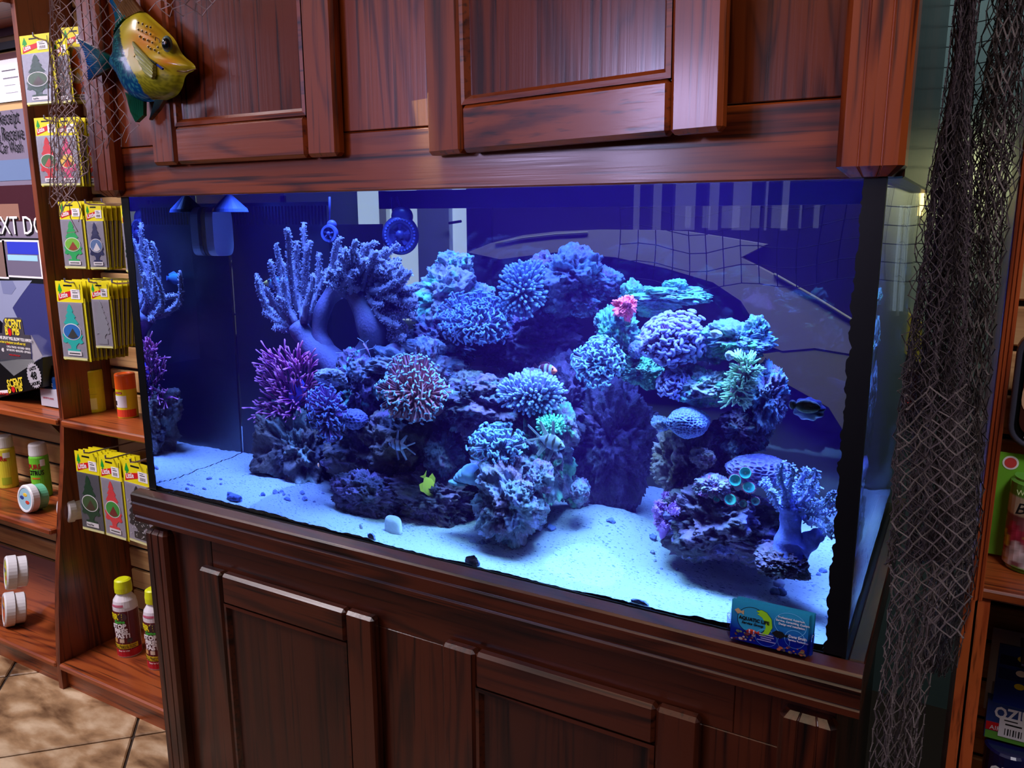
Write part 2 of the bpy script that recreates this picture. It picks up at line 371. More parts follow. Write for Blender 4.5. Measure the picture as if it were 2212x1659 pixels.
# ================================================================ STAND
stand = thing('aquarium_stand', 'dark brown oak stand cabinet carrying the aquarium', 'cabinet', (TW/2, TD/2, 0.0))
prof = [(-0.030, 0.0), (-0.0325, -0.003), (-0.0325, -0.016), (-0.029, -0.018), (-0.031, -0.021), (-0.031, -0.042), (-0.026, -0.045), (-0.028, -0.048), (-0.028, -0.056), (-0.020, -0.061), (0.0, -0.061), (0.0, 0.0)]
# front ledge (the moulded rail) and the two side ledges around the tank foot
MB().prism([(y, T+z) for y, z in prof[:-2]]+[(-0.0035, T-0.061), (-0.0035, T), (-0.012, T+0.004)][:3], 0, -0.022, TW+0.026).build('sill_moulding', dx, stand)
MB().box((-0.022, -0.0030, T-0.061), (-0.003, 0.63, T), bev=0.002).build('side_sill', dy, stand)
MB().box((TW+0.007, -0.0030, T-0.061), (TW+0.026, 0.63, T+0.001), bev=0.002).build('side_sill', dy, stand)
MB().box((-0.003, 0.0, T-0.05), (TW+0.006, 0.63, T-0.012)).build('deck', black, stand)
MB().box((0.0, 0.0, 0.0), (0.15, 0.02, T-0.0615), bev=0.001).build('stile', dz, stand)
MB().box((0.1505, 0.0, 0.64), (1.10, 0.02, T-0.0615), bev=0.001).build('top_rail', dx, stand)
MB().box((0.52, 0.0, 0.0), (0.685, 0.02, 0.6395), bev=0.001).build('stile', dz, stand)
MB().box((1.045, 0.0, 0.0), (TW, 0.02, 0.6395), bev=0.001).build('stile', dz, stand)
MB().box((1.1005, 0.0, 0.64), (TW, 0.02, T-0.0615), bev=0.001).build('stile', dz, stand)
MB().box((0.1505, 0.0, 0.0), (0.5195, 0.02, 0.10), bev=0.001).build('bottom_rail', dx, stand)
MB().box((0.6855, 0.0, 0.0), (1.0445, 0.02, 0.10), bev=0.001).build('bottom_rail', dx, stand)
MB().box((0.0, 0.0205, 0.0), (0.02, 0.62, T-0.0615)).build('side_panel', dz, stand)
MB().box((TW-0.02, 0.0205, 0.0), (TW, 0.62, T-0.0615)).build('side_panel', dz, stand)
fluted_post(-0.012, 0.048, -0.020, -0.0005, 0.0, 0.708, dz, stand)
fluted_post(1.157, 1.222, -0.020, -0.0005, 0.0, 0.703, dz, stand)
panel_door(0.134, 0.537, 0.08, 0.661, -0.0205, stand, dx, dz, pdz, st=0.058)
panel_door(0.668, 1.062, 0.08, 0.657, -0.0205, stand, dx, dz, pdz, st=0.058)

# ================================================================ TANK
def schlick(nt, f0, normal=None):
    lw = nt.nodes.new('ShaderNodeLayerWeight'); lw.inputs['Blend'].default_value = 0.5
    if normal is not None: nt.links.new(normal, lw.inputs['Normal'])
    pw = nt.nodes.new('ShaderNodeMath'); pw.operation = 'POWER'; pw.inputs[1].default_value = 5.0; nt.links.new(lw.outputs['Facing'], pw.inputs[0])
    ma = nt.nodes.new('ShaderNodeMath'); ma.operation = 'MULTIPLY_ADD'; ma.inputs[1].default_value = 1-f0; ma.inputs[2].default_value = f0; nt.links.new(pw.outputs[0], ma.inputs[0]); return ma

tank = thing('aquarium', 'large glass aquarium with black silicone corners between stand and canopy', 'aquarium', (TW/2, TD/2, T))
gm, nt, p = newmat('clear aquarium glass'); nt.nodes.remove(p); out = nt.nodes['Material Output']
tr = nt.nodes.new('ShaderNodeBsdfTransparent'); tr.inputs[0].default_value = (0.97, 0.985, 1.0, 1); gl = nt.nodes.new('ShaderNodeBsdfGlossy'); gl.inputs['Roughness'].default_value = 0.0
fz = schlick(nt, .04); mxs = nt.nodes.new('ShaderNodeMixShader')
ml = nt.nodes.new('ShaderNodeMath'); ml.operation = 'MULTIPLY'; ml.inputs[1].default_value = 0.45
nt.links.new(fz.outputs[0], ml.inputs[0]); nt.links.new(ml.outputs[0], mxs.inputs[0]); nt.links.new(tr.outputs[0], mxs.inputs[1]); nt.links.new(gl.outputs[0], mxs.inputs[2]); nt.links.new(mxs.outputs[0], out.inputs[0])
ZT = 1.36
g_ = 0.0008
MB().box((0.0, -0.003, T+0.0005), (TW, -0.0015, ZT)).build('front_pane', gm, tank)
MB().box((-0.003, 0.0, T+0.0005), (-0.0015, TD, ZT)).build('side_pane', gm, tank)
MB().box((TW+0.0015, 0.0, T+0.0005), (TW+0.003, TD, ZT)).build('side_pane', gm, tank)
MB().box((0.0, TD+0.0015, T+0.0005), (TW, TD+0.003, ZT)).build('back_pane', gm, tank)
# silicone: ragged inner edge on the front glass, straight outer edge
def silicone(x_out, x_in, y, z0, z1, amp, seed, nm='silicone_seam'):
    n = 170; V = []; F = []; s_ = 1 if x_in > x_out else -1
    for i in range(n+1):
        z = z0+(z1-z0)*i/n
        j = amp*float(fbm(np.array([[z*90, seed, 0.3]]), 5, 3)[0])+amp*0.9*float(np.sign(vnoise(np.array([[z*210, 7.7, seed]]))[0]))*0.45
        xi = x_in+s_*j
        for yy in (y, y+0.0015):
            V += [(x_out, yy, z), (xi, yy, z)]
    for i in range(n):
        a_, b_ = i*4, (i+1)*4
        F += [(a_, a_+1, b_+1, b_), (a_+2, b_+2, b_+3, a_+3), (a_+1, a_+3, b_+3, b_+1), (a_, b_, b_+2, a_+2)]
    return MB().add(V, F).build(nm, silic, tank)
silicone(TW+0.0032, TW-0.019, -0.0052, T, ZT-0.03, 0.0020, 1.0)
silicone(-0.0032, 0.0165, -0.0052, T, ZT-0.03, 0.0006, 4.0)
MB().box((TW+0.0032, -0.0052, T), (TW+0.0045, 0.004, ZT-0.03)).build('silicone_seam', silic, tank)
MB().box((0.0, TD-0.010, T+0.0), (0.006, TD-0.002, 1.33)).build('silicone_seam', silic, tank)
MB().box((TW-0.010, TD-0.010, T), (TW-0.002, TD-0.002, 1.33)).build('silicone_seam', silic, tank)
MB().box((0.25, TD-0.020, 1.300), (TW-0.002, TD-0.002, 1.335)).build('rear_brace', rgb(20, 16, 60, rough=0.4), tank)
MB().box((0.0, -0.0052, T), (TW, -0.0035, T+0.003)).build('bottom_seam', silic, tank)
# overflow box in the back left corner: four walls, a slotted comb along the top
ov = MB(); ov.box((0.004, 0.372, T), (0.250, 0.380, 1.27)).box((0.243, 0.380, T), (0.250, TD-0.004, 1.27)).build('overflow_box', rgb(5, 5, 12, rough=0.35), tank)
cm = MB()
for i in range(30): cm.box((0.008+i*0.008, 0.372, 1.27), (0.012+i*0.008, 0.379, 1.305))
cm.box((0.004, 0.372, 1.305), (0.250, 0.380, 1.312))
tag(cm.build('overflow_comb', rgb(5, 5, 14, rough=0.35), tank), kind='stuff')
# water
wm, nt, p = newmat('aquarium water'); nt.nodes.remove(p); out = nt.nodes['Material Output']
rf = nt.nodes.new('ShaderNodeBsdfGlass'); rf.inputs['IOR'].default_value = 1.33; rf.inputs['Roughness'].default_value = 0.0
nt.links.new(rf.outputs[0], out.inputs['Surface'])
vol = nt.nodes.new('ShaderNodeVolumeScatter'); vol.inputs['Color'].default_value = (0.42, 0.06, 1.0, 1); vol.inputs['Density'].default_value = 0.028
nt.links.new(vol.outputs[0], out.inputs['Volume'])
wt, nt2, p = newmat('open water surface'); nt2.nodes.remove(p); tr = nt2.nodes.new('ShaderNodeBsdfTransparent'); nt2.links.new(tr.outputs[0], nt2.nodes['Material Output'].inputs[0])
v2 = nt2.nodes.new('ShaderNodeVolumeScatter'); v2.inputs['Color'].default_value = (0.42, 0.06, 1.0, 1); v2.inputs['Density'].default_value = 0.028; nt2.links.new(v2.outputs[0], nt2.nodes['Material Output'].inputs['Volume'])
wb = MB().box((0.0, 0.0, T-0.004), (TW, TD, TH)).build('water', wm, tank)
wb.data.materials.append(wt); wb.data.polygons[1].material_index = 1
# sand bed
def sand_h(x, y):
    x = np.asarray(x, float); y = np.asarray(y, float)
    h = 0.006+0.004*np.sin(x*5+1)+0.05*np.exp(-(((x-0.86)/0.13)**2+((y-0.24)/0.10)**2))
    h = h+0.022*np.exp(-(((x-0.72)/0.10)**2+((y-0.30)/0.14)**2))-0.006*np.exp(-(((x-1.1)/0.1)**2+((y-0.2)/0.1)**2))
    h = h+0.010*np.exp(-(((x-0.20)/0.12)**2+((y-0.16)/0.12)**2))+0.012*np.clip((y-0.2)/0.3, 0, 1)
    P = np.stack([x.ravel()*22, y.ravel()*22, np.zeros(x.size)], 1)
    h = h+0.0022*fbm(P, 3, 3).reshape(x.shape)+0.0010*fbm(P*6, 9, 2).reshape(x.shape)
    return T+np.maximum(h, 0.0015)
nx, ny = 330, 165; X, Y = np.meshgrid(np.linspace(0.0015, TW-0.0015, nx), np.linspace(0.0015, TD-0.0015, ny)); Z = sand_h(X, Y)
V = np.stack([X.ravel(), Y.ravel(), Z.ravel()], 1); F = [(j*nx+i, j*nx+i+1, (j+1)*nx+i+1, (j+1)*nx+i) for j in range(ny-1) for i in range(nx-1)]
sm_, nt, p = newmat('white coral sand'); N = nt.nodes.new; L = nt.links.new; g = N('ShaderNodeNewGeometry')
vo = N('ShaderNodeTexNoise'); vo.inputs['Scale'].default_value = 170; vo.inputs['Detail'].default_value = 2
mp = N('ShaderNodeMapping'); mp.inputs['Rotation'].default_value = (0, 0, 0.6); mp.inputs['Scale'].default_value = (1.0, 1.8, 1.0); L(g.outputs['Position'], mp.inputs[0]); L(mp.outputs[0], vo.inputs['Vector'])
n2 = N('ShaderNodeTexNoise'); n2.inputs['Scale'].default_value = 14; n2.inputs['Detail'].default_value = 3; L(g.outputs['Position'], n2.inputs['Vector'])
md = N('ShaderNodeMath'); md.operation = 'MULTIPLY_ADD'; md.inputs[1].default_value = 0.22; L(n2.outputs[0], md.inputs[0]); L(vo.outputs['Fac'], md.inputs[2])
cr = N('ShaderNodeValToRGB'); e = cr.color_ramp.elements; e[0].position = 0.43; e[0].color = (0.05, 0.07, 0.16, 1); e[1].position = 0.50; e[1].color = (0.68, 0.68, 0.66, 1)
L(md.outputs[0], cr.inputs[0]); L(cr.outputs[0], p.inputs['Base Color']); p.inputs['Roughness'].default_value = 0.9
n3 = N('ShaderNodeTexNoise'); n3.inputs['Scale'].default_value = 420; L(g.outputs['Position'], n3.inputs['Vector']); b = N('ShaderNodeBump'); b.inputs['Strength'].default_value = 0.6; b.inputs['Distance'].default_value = 0.002
L(n3.outputs[0], b.inputs['Height']); L(b.outputs[0], p.inputs['Normal'])
sb = MB().add(V, F).build('sand_bed', sm_, None, smooth=True); tag(sb, 'white sand bed with dark specks covering the aquarium bottom', 'sand', kind='stuff')
# ================================================================ REEF
import bmesh
_ico = {}
def ico(n):
    if n not in _ico:
        bm = bmesh.new(); bmesh.ops.create_icosphere(bm, subdivisions=n, radius=1.0)
        _ico[n] = (np.array([v.co[:] for v in bm.verts]), [tuple(v.index for v in f.verts) for f in bm.faces]); bm.free()
    return _ico[n]
rock_m = vcol('live rock', rough=0.85, bump=1.0, bscale=130, vary=0.35)
soft_m = vcol('soft coral flesh', rough=0.55, bump=0.35, bscale=220, vary=0.12, sub=0.0)
tent_m = vcol('coral tentacles', rough=0.4, spec=0.5)
PUR = (0.085, 0.042, 0.09); BLU = (0.12, 0.15, 0.20); TEA = (0.14, 0.40, 0.24); GRY = (0.34, 0.30, 0.30); BRN = (0.045, 0.026, 0.015); MAG = (0.40, 0.10, 0.30); DRK = (0.014, 0.009, 0.016)  # DRK, BRN and PUR are darkened: shade low in the reef put into the colour
def rock_mesh(mb, C, R, seed, amp=0.34, f=2.3, lvl=6, c0=PUR, c1=BLU, c2=TEA, mix=0.5, flat=None, yaw=0.0, pits=0.16):
    V, F = ico(lvl); s = seed*3.17
    d = amp*fbm(V*f*0.62+s, 1, 3)+amp*0.75*(0.45-np.abs(fbm(V*f*1.7+s+9, 5, 4)))
    n = vnoise(V*f*3.1+s+40, 8); d = d-pits*np.clip(n-0.12, 0, 1)*1.6-0.05*np.abs(vnoise(V*f*7+s, 12))*2
    d = d+0.07*vnoise(V*f*11+s, 13)*(0.4+0.6*(lvl > 5))
    P = V*(1+d)[:, None]*np.array(R)
    if yaw: P = P@np.array([[cos(yaw), sin(yaw), 0], [-sin(yaw), cos(yaw), 0], [0, 0, 1]])
    P = P+np.array(C)
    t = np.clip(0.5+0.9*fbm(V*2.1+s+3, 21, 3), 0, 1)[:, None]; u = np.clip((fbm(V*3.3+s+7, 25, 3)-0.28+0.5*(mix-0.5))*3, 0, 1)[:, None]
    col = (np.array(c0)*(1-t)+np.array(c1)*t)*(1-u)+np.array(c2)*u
    P[:, 1] = np.clip(P[:, 1], 0.012, TD-0.012); P[:, 0] = np.clip(P[:, 0], 0.012, TW-0.012); P[:, 2] = np.maximum(P[:, 2], T+0.0015)
    mb.add(P, F, col)
def rock(px, py, Y, rx, rz, ry, seed, label, name='live_rock', blobs=(), group=None, cat='rock', ground=False, **k):
    """rx, rz in photo pixels, ry in metres; blobs: (dpx, dpy, dY, rx, rz) further lumps of the same stone"""
    C = W(px, py, Y); s = WS(px, py, Y); mb = MB()
    rock_mesh(mb, C, (rx*s, ry, rz*s), seed, **k)
    for i, b in enumerate(blobs):
        kk = dict(k); kk['lvl'] = 5
        C2 = W(px+b[0], py+b[1], Y+b[2]); rock_mesh(mb, C2, (b[3]*s, min(b[3], b[4])*s*0.9, b[4]*s), seed+i*1.7+5, **kk)
    o = mb.build(name, rock_m, None, smooth=True); tag(o, label, cat, group); return o
# left pile, from the sand up
rock(650, 985, 0.275, 82, 95, 0.075, 1, 'brownish rock base standing on the sand below the purple anemone', c0=BRN, c1=DRK, c2=(0.12, 0.13, 0.10))
rock(790, 1075, 0.15, 72, 48, 0.05, 2, 'rounded dark purple rock lying on the sand at the foot of the left pile', c0=DRK, c1=PUR, amp=0.2, c2=PUR, mix=0.3)
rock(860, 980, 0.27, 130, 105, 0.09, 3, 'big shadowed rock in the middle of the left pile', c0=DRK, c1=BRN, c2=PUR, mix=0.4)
rock(945, 1075, 0.20, 100, 55, 0.06, 4, 'low dark rock on the sand right of the white shell', c0=DRK, c1=PUR, c2=BRN)
rock(1105, 1085, 0.125, 72, 85, 0.062, 5, 'craggy purple rock tower at the front with the lumpy lilac knobs', blobs=((10, -80, .01, 34, 26), (60, -50, .0, 26, 36), (-20, -45, -.01, 30, 18), (50, 10, 0, 30, 30), (25, -30, -.03, 22, 15), (-55, -60, .02, 30, 30)), c0=PUR, c1=BLU, c2=(0.3, 0.28, 0.5))
rock(1175, 985, 0.20, 60, 90, 0.06, 6, 'blue violet rock ridge falling away right of the white triangle of glare', blobs=((40, 40, .03, 26, 30), (70, 80, .05, 34, 34), (45, -60, .0, 30, 40)), c0=PUR, c1=BLU)
rock(1253, 1062, 0.19, 21, 27, 0.018, 7, 'small round bluish stone beside the crag above the sand', amp=0.12, c0=BLU, c1=PUR, c2=BLU, lvl=5)
rock(880, 800, 0.30, 110, 45, 0.08, 8, 'blue grey rock shelf under the leather coral stalk', blobs=((90, -5, -.05, 48, 20), (40, -50, -.02, 40, 16), (130, 30, -.06, 32, 26), (-100, 0, -.06, 30, 26)), c0=BLU, c1=GRY, c2=PUR, mix=0.35)
rock(1050, 870, 0.25, 95, 60, 0.07, 9, 'violet rock arch behind the middle hammer corals', blobs=((0, -30, -.05, 40, 26), (100, -20, .0, 50, 50), (-75, 10, 0, 40, 40)), c0=DRK, c1=PUR, c2=BLU, mix=0.4)
rock(780, 850, 0.26, 55, 70, 0.05, 10, 'dark rock with a teal pointed tip left of the brown hammer coral', blobs=((-12, -62, -.02, 16, 24),), c0=DRK, c1=PUR, c2=TEA, mix=0.65)
rock(715, 815, 0.18, 36, 17, 0.018, 11, 'pale pitted shell-like stone beside the purple anemone', amp=0.18, c0=GRY, c1=(0.55, 0.5, 0.6), c2=GRY, lvl=5, pits=0.5)
rock(975, 640, 0.42, 75, 62, 0.06, 12, 'craggy blue grey rock peak at the top left of the reef', blobs=((10, -62, .0, 36, 34), (60, 10, -.02, 34, 32), (-60, 10, -.01, 40, 28)), c0=BLU, c1=GRY, c2=TEA, mix=0.5, amp=0.42)
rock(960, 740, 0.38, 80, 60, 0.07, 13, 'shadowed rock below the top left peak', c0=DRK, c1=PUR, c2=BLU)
rock(1235, 610, 0.40, 80, 62, 0.07, 14, 'highest crag of the reef with purple and cyan patches', blobs=((-50, -30, 0, 34, 34), (70, 0, 0, 40, 26), (10, -55, 0, 36, 24), (20, 50, -.03, 36, 22), (-60, 55, -.02, 30, 36)), c0=PUR, c1=BLU, c2=(0.28, 0.42, 0.5), mix=0.6, amp=0.42)
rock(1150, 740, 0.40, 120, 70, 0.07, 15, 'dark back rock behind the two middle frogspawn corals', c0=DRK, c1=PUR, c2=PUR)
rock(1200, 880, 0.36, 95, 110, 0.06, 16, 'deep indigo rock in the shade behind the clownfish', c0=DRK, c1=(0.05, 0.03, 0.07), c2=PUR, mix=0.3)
rock(925, 770, 0.24, 22, 42, 0.022, 17, 'slanting blue rock branch between leather coral and hammer coral', blobs=((25, 25, 0, 22, 20), (52, 45, 0, 26, 18)), c0=BLU, c1=GRY, c2=PUR, lvl=5)
rock(955, 985, 0.22, 40, 50, 0.04, 36, 'lumpy blue violet rock under the left striped cardinalfish', blobs=((25, 30, 0, 26, 20),), c0=BLU, c1=PUR, c2=PUR)
# right pile
rock(1440, 640, 0.36, 88, 22, 0.045, 18, 'teal encrusted ledge at the top of the right pile', blobs=((-75, -5, -.02, 24, 26), (25, -22, 0, 28, 16), (-30, 30, -.02, 40, 18)), c0=TEA, c1=(0.2, 0.4, 0.5), c2=BLU, mix=0.3, amp=0.4)
rock(1330, 720, 0.30, 42, 55, 0.045, 19, 'teal plate coral wall left of the large lilac hammer coral', c0=(0.12, 0.3, 0.32), c1=PUR, c2=TEA, mix=0.6)
rock(1385, 800, 0.30, 55, 38, 0.045, 20, 'green scrolled rock lip below the small dark ball', c0=(0.14, 0.34, 0.3), c1=TEA, c2=BRN, mix=0.4)
rock(1590, 735, 0.27, 72, 38, 0.05, 21, 'jagged blue rock spur pointing right from the right pile', blobs=((45, -25, 0, 24, 26), (62, 5, 0, 30, 12), (-55, 25, 0, 34, 26), (35, 30, 0, 26, 20)), c0=BLU, c1=(0.2, 0.3, 0.5), c2=TEA, mix=0.5, amp=0.42)
rock(1520, 830, 0.25, 78, 42, 0.05, 22, 'teal and grey shelf rock carrying the green star polyps', blobs=((10, 30, -.01, 50, 22),), c0=(0.18, 0.34, 0.42), c1=GRY, c2=TEA, mix=0.5)
rock(1655, 860, 0.26, 46, 68, 0.045, 23, 'blue rock with a hollow right of the green polyps', blobs=((-5, -50, 0, 30, 26), (15, 20, 0, 30, 40)), c0=BLU, c1=PUR, c2=(0.2, 0.36, 0.5), mix=0.5, pits=0.5)
rock(1600, 930, 0.26, 60, 50, 0.05, 24, 'dark blue rock below the green polyps', c0=DRK, c1=PUR, c2=BLU)
rock(1490, 1010, 0.25, 85, 105, 0.065, 25, 'brownish rock pillar holding up the right pile', blobs=((30, -20, -.06, 26, 24),), c0=BRN, c1=(0.2, 0.15, 0.16), c2=PUR, mix=0.3)
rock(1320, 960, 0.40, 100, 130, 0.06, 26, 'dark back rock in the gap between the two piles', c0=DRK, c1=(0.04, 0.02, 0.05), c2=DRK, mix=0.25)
rock(1560, 1130, 0.20, 130, 80, 0.07, 27, 'broad low rock under the zoanthid discs', blobs=((90, 60, -.04, 70, 40), (40, -20, .02, 60, 40)), c0=DRK, c1=PUR, c2=(0.12, 0.09, 0.25), mix=0.4)
rock(1540, 1050, 0.16, 38, 24, 0.03, 28, 'lilac nodular encrusting coral beside the green discs', c0=(0.36, 0.25, 0.5), c1=GRY, c2=MAG, amp=0.3, f=4)
rock(1690, 1215, 0.12, 62, 34, 0.045, 29, 'dark slab of rock the right finger coral grows on', c0=DRK, c1=PUR, c2=PUR, amp=0.25)
rock(1430, 915, 0.19, 22, 18, 0.014, 30, 'bright pointed blue shell with a white patch on the rock pillar', amp=0.25, c0=(0.3, 0.4, 0.7), c1=GRY, c2=(0.8, 0.8, 0.8), lvl=5, mix=0.5, cat='shell', name='shell')
rock(1375, 755, 0.27, 19, 20, 0.018, 31, 'small dark blue ball of coral between two hammer corals', amp=0.08, c0=(0.12, 0.14, 0.4), c1=BLU, c2=PUR, lvl=5, cat='coral', name='ball_coral')
rock(1350, 664, 0.26, 24, 22, 0.012, 32, 'salmon pink encrusting coral patch on the right pile', amp=0.5, f=5, c0=(0.95, 0.10, 0.13), c1=(0.95, 0.16, 0.2), c2=(0.9, 0.1, 0.2), lvl=5, cat='coral', name='encrusting_coral')
# brain coral with honeycomb cells
def cells(P, f):
    G = P*f; i = np.floor(G); best = np.full(len(P), 9.0); sec = best.copy()
    for dx_ in (-1, 0, 1):
        for dy_ in (-1, 0, 1):
            for dz_ in (-1, 0, 1):
                c = i+np.array([dx_, dy_, dz_]); ii = c.astype(np.int64)
                h = (ii[:, 0]*73856093 ^ ii[:, 1]*19349663 ^ ii[:, 2]*83492791)
                j = np.stack([_tab[h & 4095], _tab[(h >> 3) & 4095], _tab[(h >> 5) & 4095]], 1)*0.3+0.5
                d = np.linalg.norm(G-c-j, axis=1); sec = np.where(d < best, best, np.minimum(sec, d)); best = np.minimum(best, d)
    return sec-best
def brain(px, py, Y, rx, rz, ry, label, c0, c1, f=7, lvl=6, name='brain_coral', hgt=0.07):
    V, F = ico(lvl); e = cells(V, f); w_ = np.clip(1-e*3.2, 0, 1); s = WS(px, py, Y)
    P = V*(1+hgt*w_+0.12*fbm(V*1.5, 2, 2))[:, None]*np.array([rx*s, ry, rz*s])+W(px, py, Y)
    P[:, 1] = np.maximum(P[:, 1], 0.012); P[:, 2] = np.maximum(P[:, 2], T+0.001)
    o = MB().add(P, F, np.array(c0)*(1-w_[:, None])+np.array(c1)*w_[:, None]).build(name, soft_m, None, smooth=True)
    return tag(o, label, 'coral')
brain(1487, 912, 0.19, 46, 34, 0.035, 'blue honeycomb brain coral dome on the rock pillar', (0.10, 0.08, 0.3), (0.35, 0.45, 0.75), f=6.5)
brain(1640, 1015, 0.20, 72, 34, 0.04, 'violet tube-celled coral mound behind the right finger coral', (0.10, 0.05, 0.2), (0.36, 0.3, 0.62), f=5, hgt=0.1)
brain(765, 905, 0.19, 26, 18, 0.02, 'small lilac cup-celled coral between the hammer corals on the left', (0.08, 0.06, 0.2), (0.34, 0.3, 0.6), f=3.5, lvl=5, hgt=0.12)

# ---- hammer and frogspawn corals: a dome of separate tentacles
def scatter(parent, protos, pts, nrm, scl, name, jit=0.25, first=None):
    o0 = Vector(parent['_o'])
    for k in range(len(pts)):
        me = protos[k % len(protos)]
        o = bpy.data.objects.new(name, me); COL.objects.link(o); o.parent = parent
        n = Vector(nrm[k]); n = (n+Vector((rnd.uniform(-jit, jit), rnd.uniform(-jit, jit), rnd.uniform(-jit, jit)))).normalized()
        q = n.to_track_quat('Z', 'X') @ Matrix.Rotation(rnd.uniform(0, 2*pi), 3, 'Z').to_quaternion()
        o.matrix_basis = Matrix.LocRotScale(Vector(pts[k])-o0, q, Vector((1, 1, 1))*float(scl[k]))
def proto(mb, name, mat=None):
    o = mb.build(name, mat or tent_m, None, smooth=True, origin=(0, 0, 0)); me = o.data; bpy.data.objects.remove(o); return me
def hammer_protos(stem, tip, n=3, wdt=0.0036, L=0.020, r=0.0017, tr=0.0014):
    out = []
    for i in range(n):
        mb = MB(); b = rnd.uniform(-.003, .003)
        mb.tube([(0, 0, -0.004), (b*.5, 0, L*.5), (b, 0, L)], [r*1.2, r*1.1, r], 6, c=stem, cap=False)
        t = np.linspace(-1, 1, 6); cv = rnd.uniform(0.2, 0.9)
        P = np.stack([b+t*wdt*cos(cv*.3), np.abs(t)**2*wdt*cv, L+0.0008-0.0*t], 1)
        mb.tube(P, np.array([0.45, .95, 1, 1, .95, 0.45])*tr, 6, c=tip); out.append(proto(mb, 'hammer_tentacle'))
    return out
def knob_protos(stem, tip, n=3, L=0.018, r=0.0018, tr=0.0025):
    out = []
    for i in range(n):
        b = rnd.uniform(-.003, .003)
        mb = MB().tube([(0, 0, -0.004), (b*.4, 0, L*.5), (b, b*.4, L*.85), (b, b*.5, L), (b, b*.5, L+.002)], [r*1.2, r, tr*.9, tr, tr*.4], 6, c=stem, c2=tip)
        out.append(proto(mb, 'frogspawn_tentacle'))
    return out
def dome(px, py, Y, rx, rz, ry, n, label, protos, base_c, name, sc_=1.0, up=0.35, front=-0.35, part='tentacle', jit=0.25, cat='coral', base=True):
    s = WS(px, py, Y); C = W(px, py, Y); R = np.array([rx*s, ry, rz*s])
    th = thing(name, label, cat, tuple(C-np.array([0, 0, R[2]])))
    if base:
        V, F = ico(4); P = V*(1+0.26*fbm(V*1.3+px*.7, 4, 2))[:, None]*R*0.86+C; P[:, 1] = np.maximum(P[:, 1], 0.01)
        MB().add(P, F, base_c).build('base', soft_m, th, smooth=True)
    i = np.arange(n*3)+0.5; ph = np.arccos(1-2*i/(n*3)); a = pi*(1+5**0.5)*i
    D = np.stack([np.cos(a)*np.sin(ph), np.sin(a)*np.sin(ph), np.cos(ph)], 1)
    sc2 = D@np.array([-front*0.55, front-0.6, up+0.25])*1.0   # show the side that looks to the front, up and to the viewer
    idx = np.argsort(-(D@np.array([0.25, -0.85, 0.55])))[:n]
    pts = D[idx]*(1+0.26*fbm(D[idx]*1.3+px*.7, 4, 2))[:, None]*R+C; pts[:, 1] = np.maximum(pts[:, 1], 0.024)
    nrm = D[idx]/R; nrm /= np.linalg.norm(nrm, axis=1)[:, None]
    scatter(th, protos, pts-nrm*0.008, nrm, sc_*(0.85+0.3*rng.random(n)), part, jit)
    return th
ham_br = hammer_protos((0.34, 0.10, 0.12), (0.55, 0.80, 0.85))
ham_li = hammer_protos((0.28, 0.14, 0.30), (0.50, 0.42, 0.80), wdt=0.0048, tr=0.0021, L=0.016)
ham_cy = hammer_protos((0.20, 0.20, 0.34), (0.42, 0.66, 0.85), wdt=0.0042, tr=0.0016)
ham_pu = hammer_protos((0.26, 0.12, 0.30), (0.42, 0.50, 0.80), wdt=0.0038)
frog = knob_protos((0.24, 0.20, 0.40), (0.45, 0.70, 0.80)); frog2 = knob_protos((0.30, 0.22, 0.44), (0.48, 0.60, 0.85), tr=0.0024)
dome(893, 852, 0.17, 74, 56, 0.055, 240, 'reddish brown hammer coral with white crescent tips in the left pile', ham_br, (0.16, 0.05, 0.06), 'hammer_coral')
dome(1030, 700, 0.29, 72, 50, 0.055, 250, 'mauve hammer coral slope with white tips below the top left peak', ham_cy, (0.2, 0.12, 0.2), 'hammer_coral')
dome(1135, 635, 0.31, 44, 52, 0.045, 190, 'blue grey frogspawn coral just left of the highest crag', frog, (0.14, 0.12, 0.26), 'frogspawn_coral')
dome(1150, 855, 0.19, 68, 44, 0.045, 230, 'round tipped frogspawn coral in the middle of the reef above the striped fish', frog2, (0.14, 0.1, 0.24), 'frogspawn_coral')
dome(712, 905, 0.16, 30, 48, 0.032, 130, 'upright purple hammer coral right of the purple anemone', ham_pu, (0.12, 0.06, 0.18), 'hammer_coral')
dome(1458, 740, 0.25, 70, 50, 0.055, 260, 'large lilac hammer coral in the right pile', ham_li, (0.26, 0.08, 0.24), 'hammer_coral', sc_=1.1)
dome(1294, 790, 0.25, 38, 44, 0.036, 150, 'blue hammer coral at the left edge of the right pile', ham_cy, (0.1, 0.07, 0.2), 'hammer_coral')
dome(1455, 832, 0.22, 30, 30, 0.028, 110, 'small lilac hammer coral below the large lilac one', ham_li, (0.14, 0.08, 0.2), 'hammer_coral', sc_=0.85)
dome(1078, 965, 0.14, 48, 32, 0.034, 130, 'cyan hammer coral seen under the white triangle of glare', ham_cy, (0.12, 0.1, 0.24), 'hammer_coral', sc_=1.1)
grn = knob_protos((0.10, 0.34, 0.22), (0.25, 0.80, 0.45), tr=0.0026)
dome(1192, 920, 0.16, 30, 18, 0.022, 80, 'green polyp coral behind the right striped cardinalfish', grn, (0.06, 0.2, 0.16), 'polyp_coral', sc_=0.7)
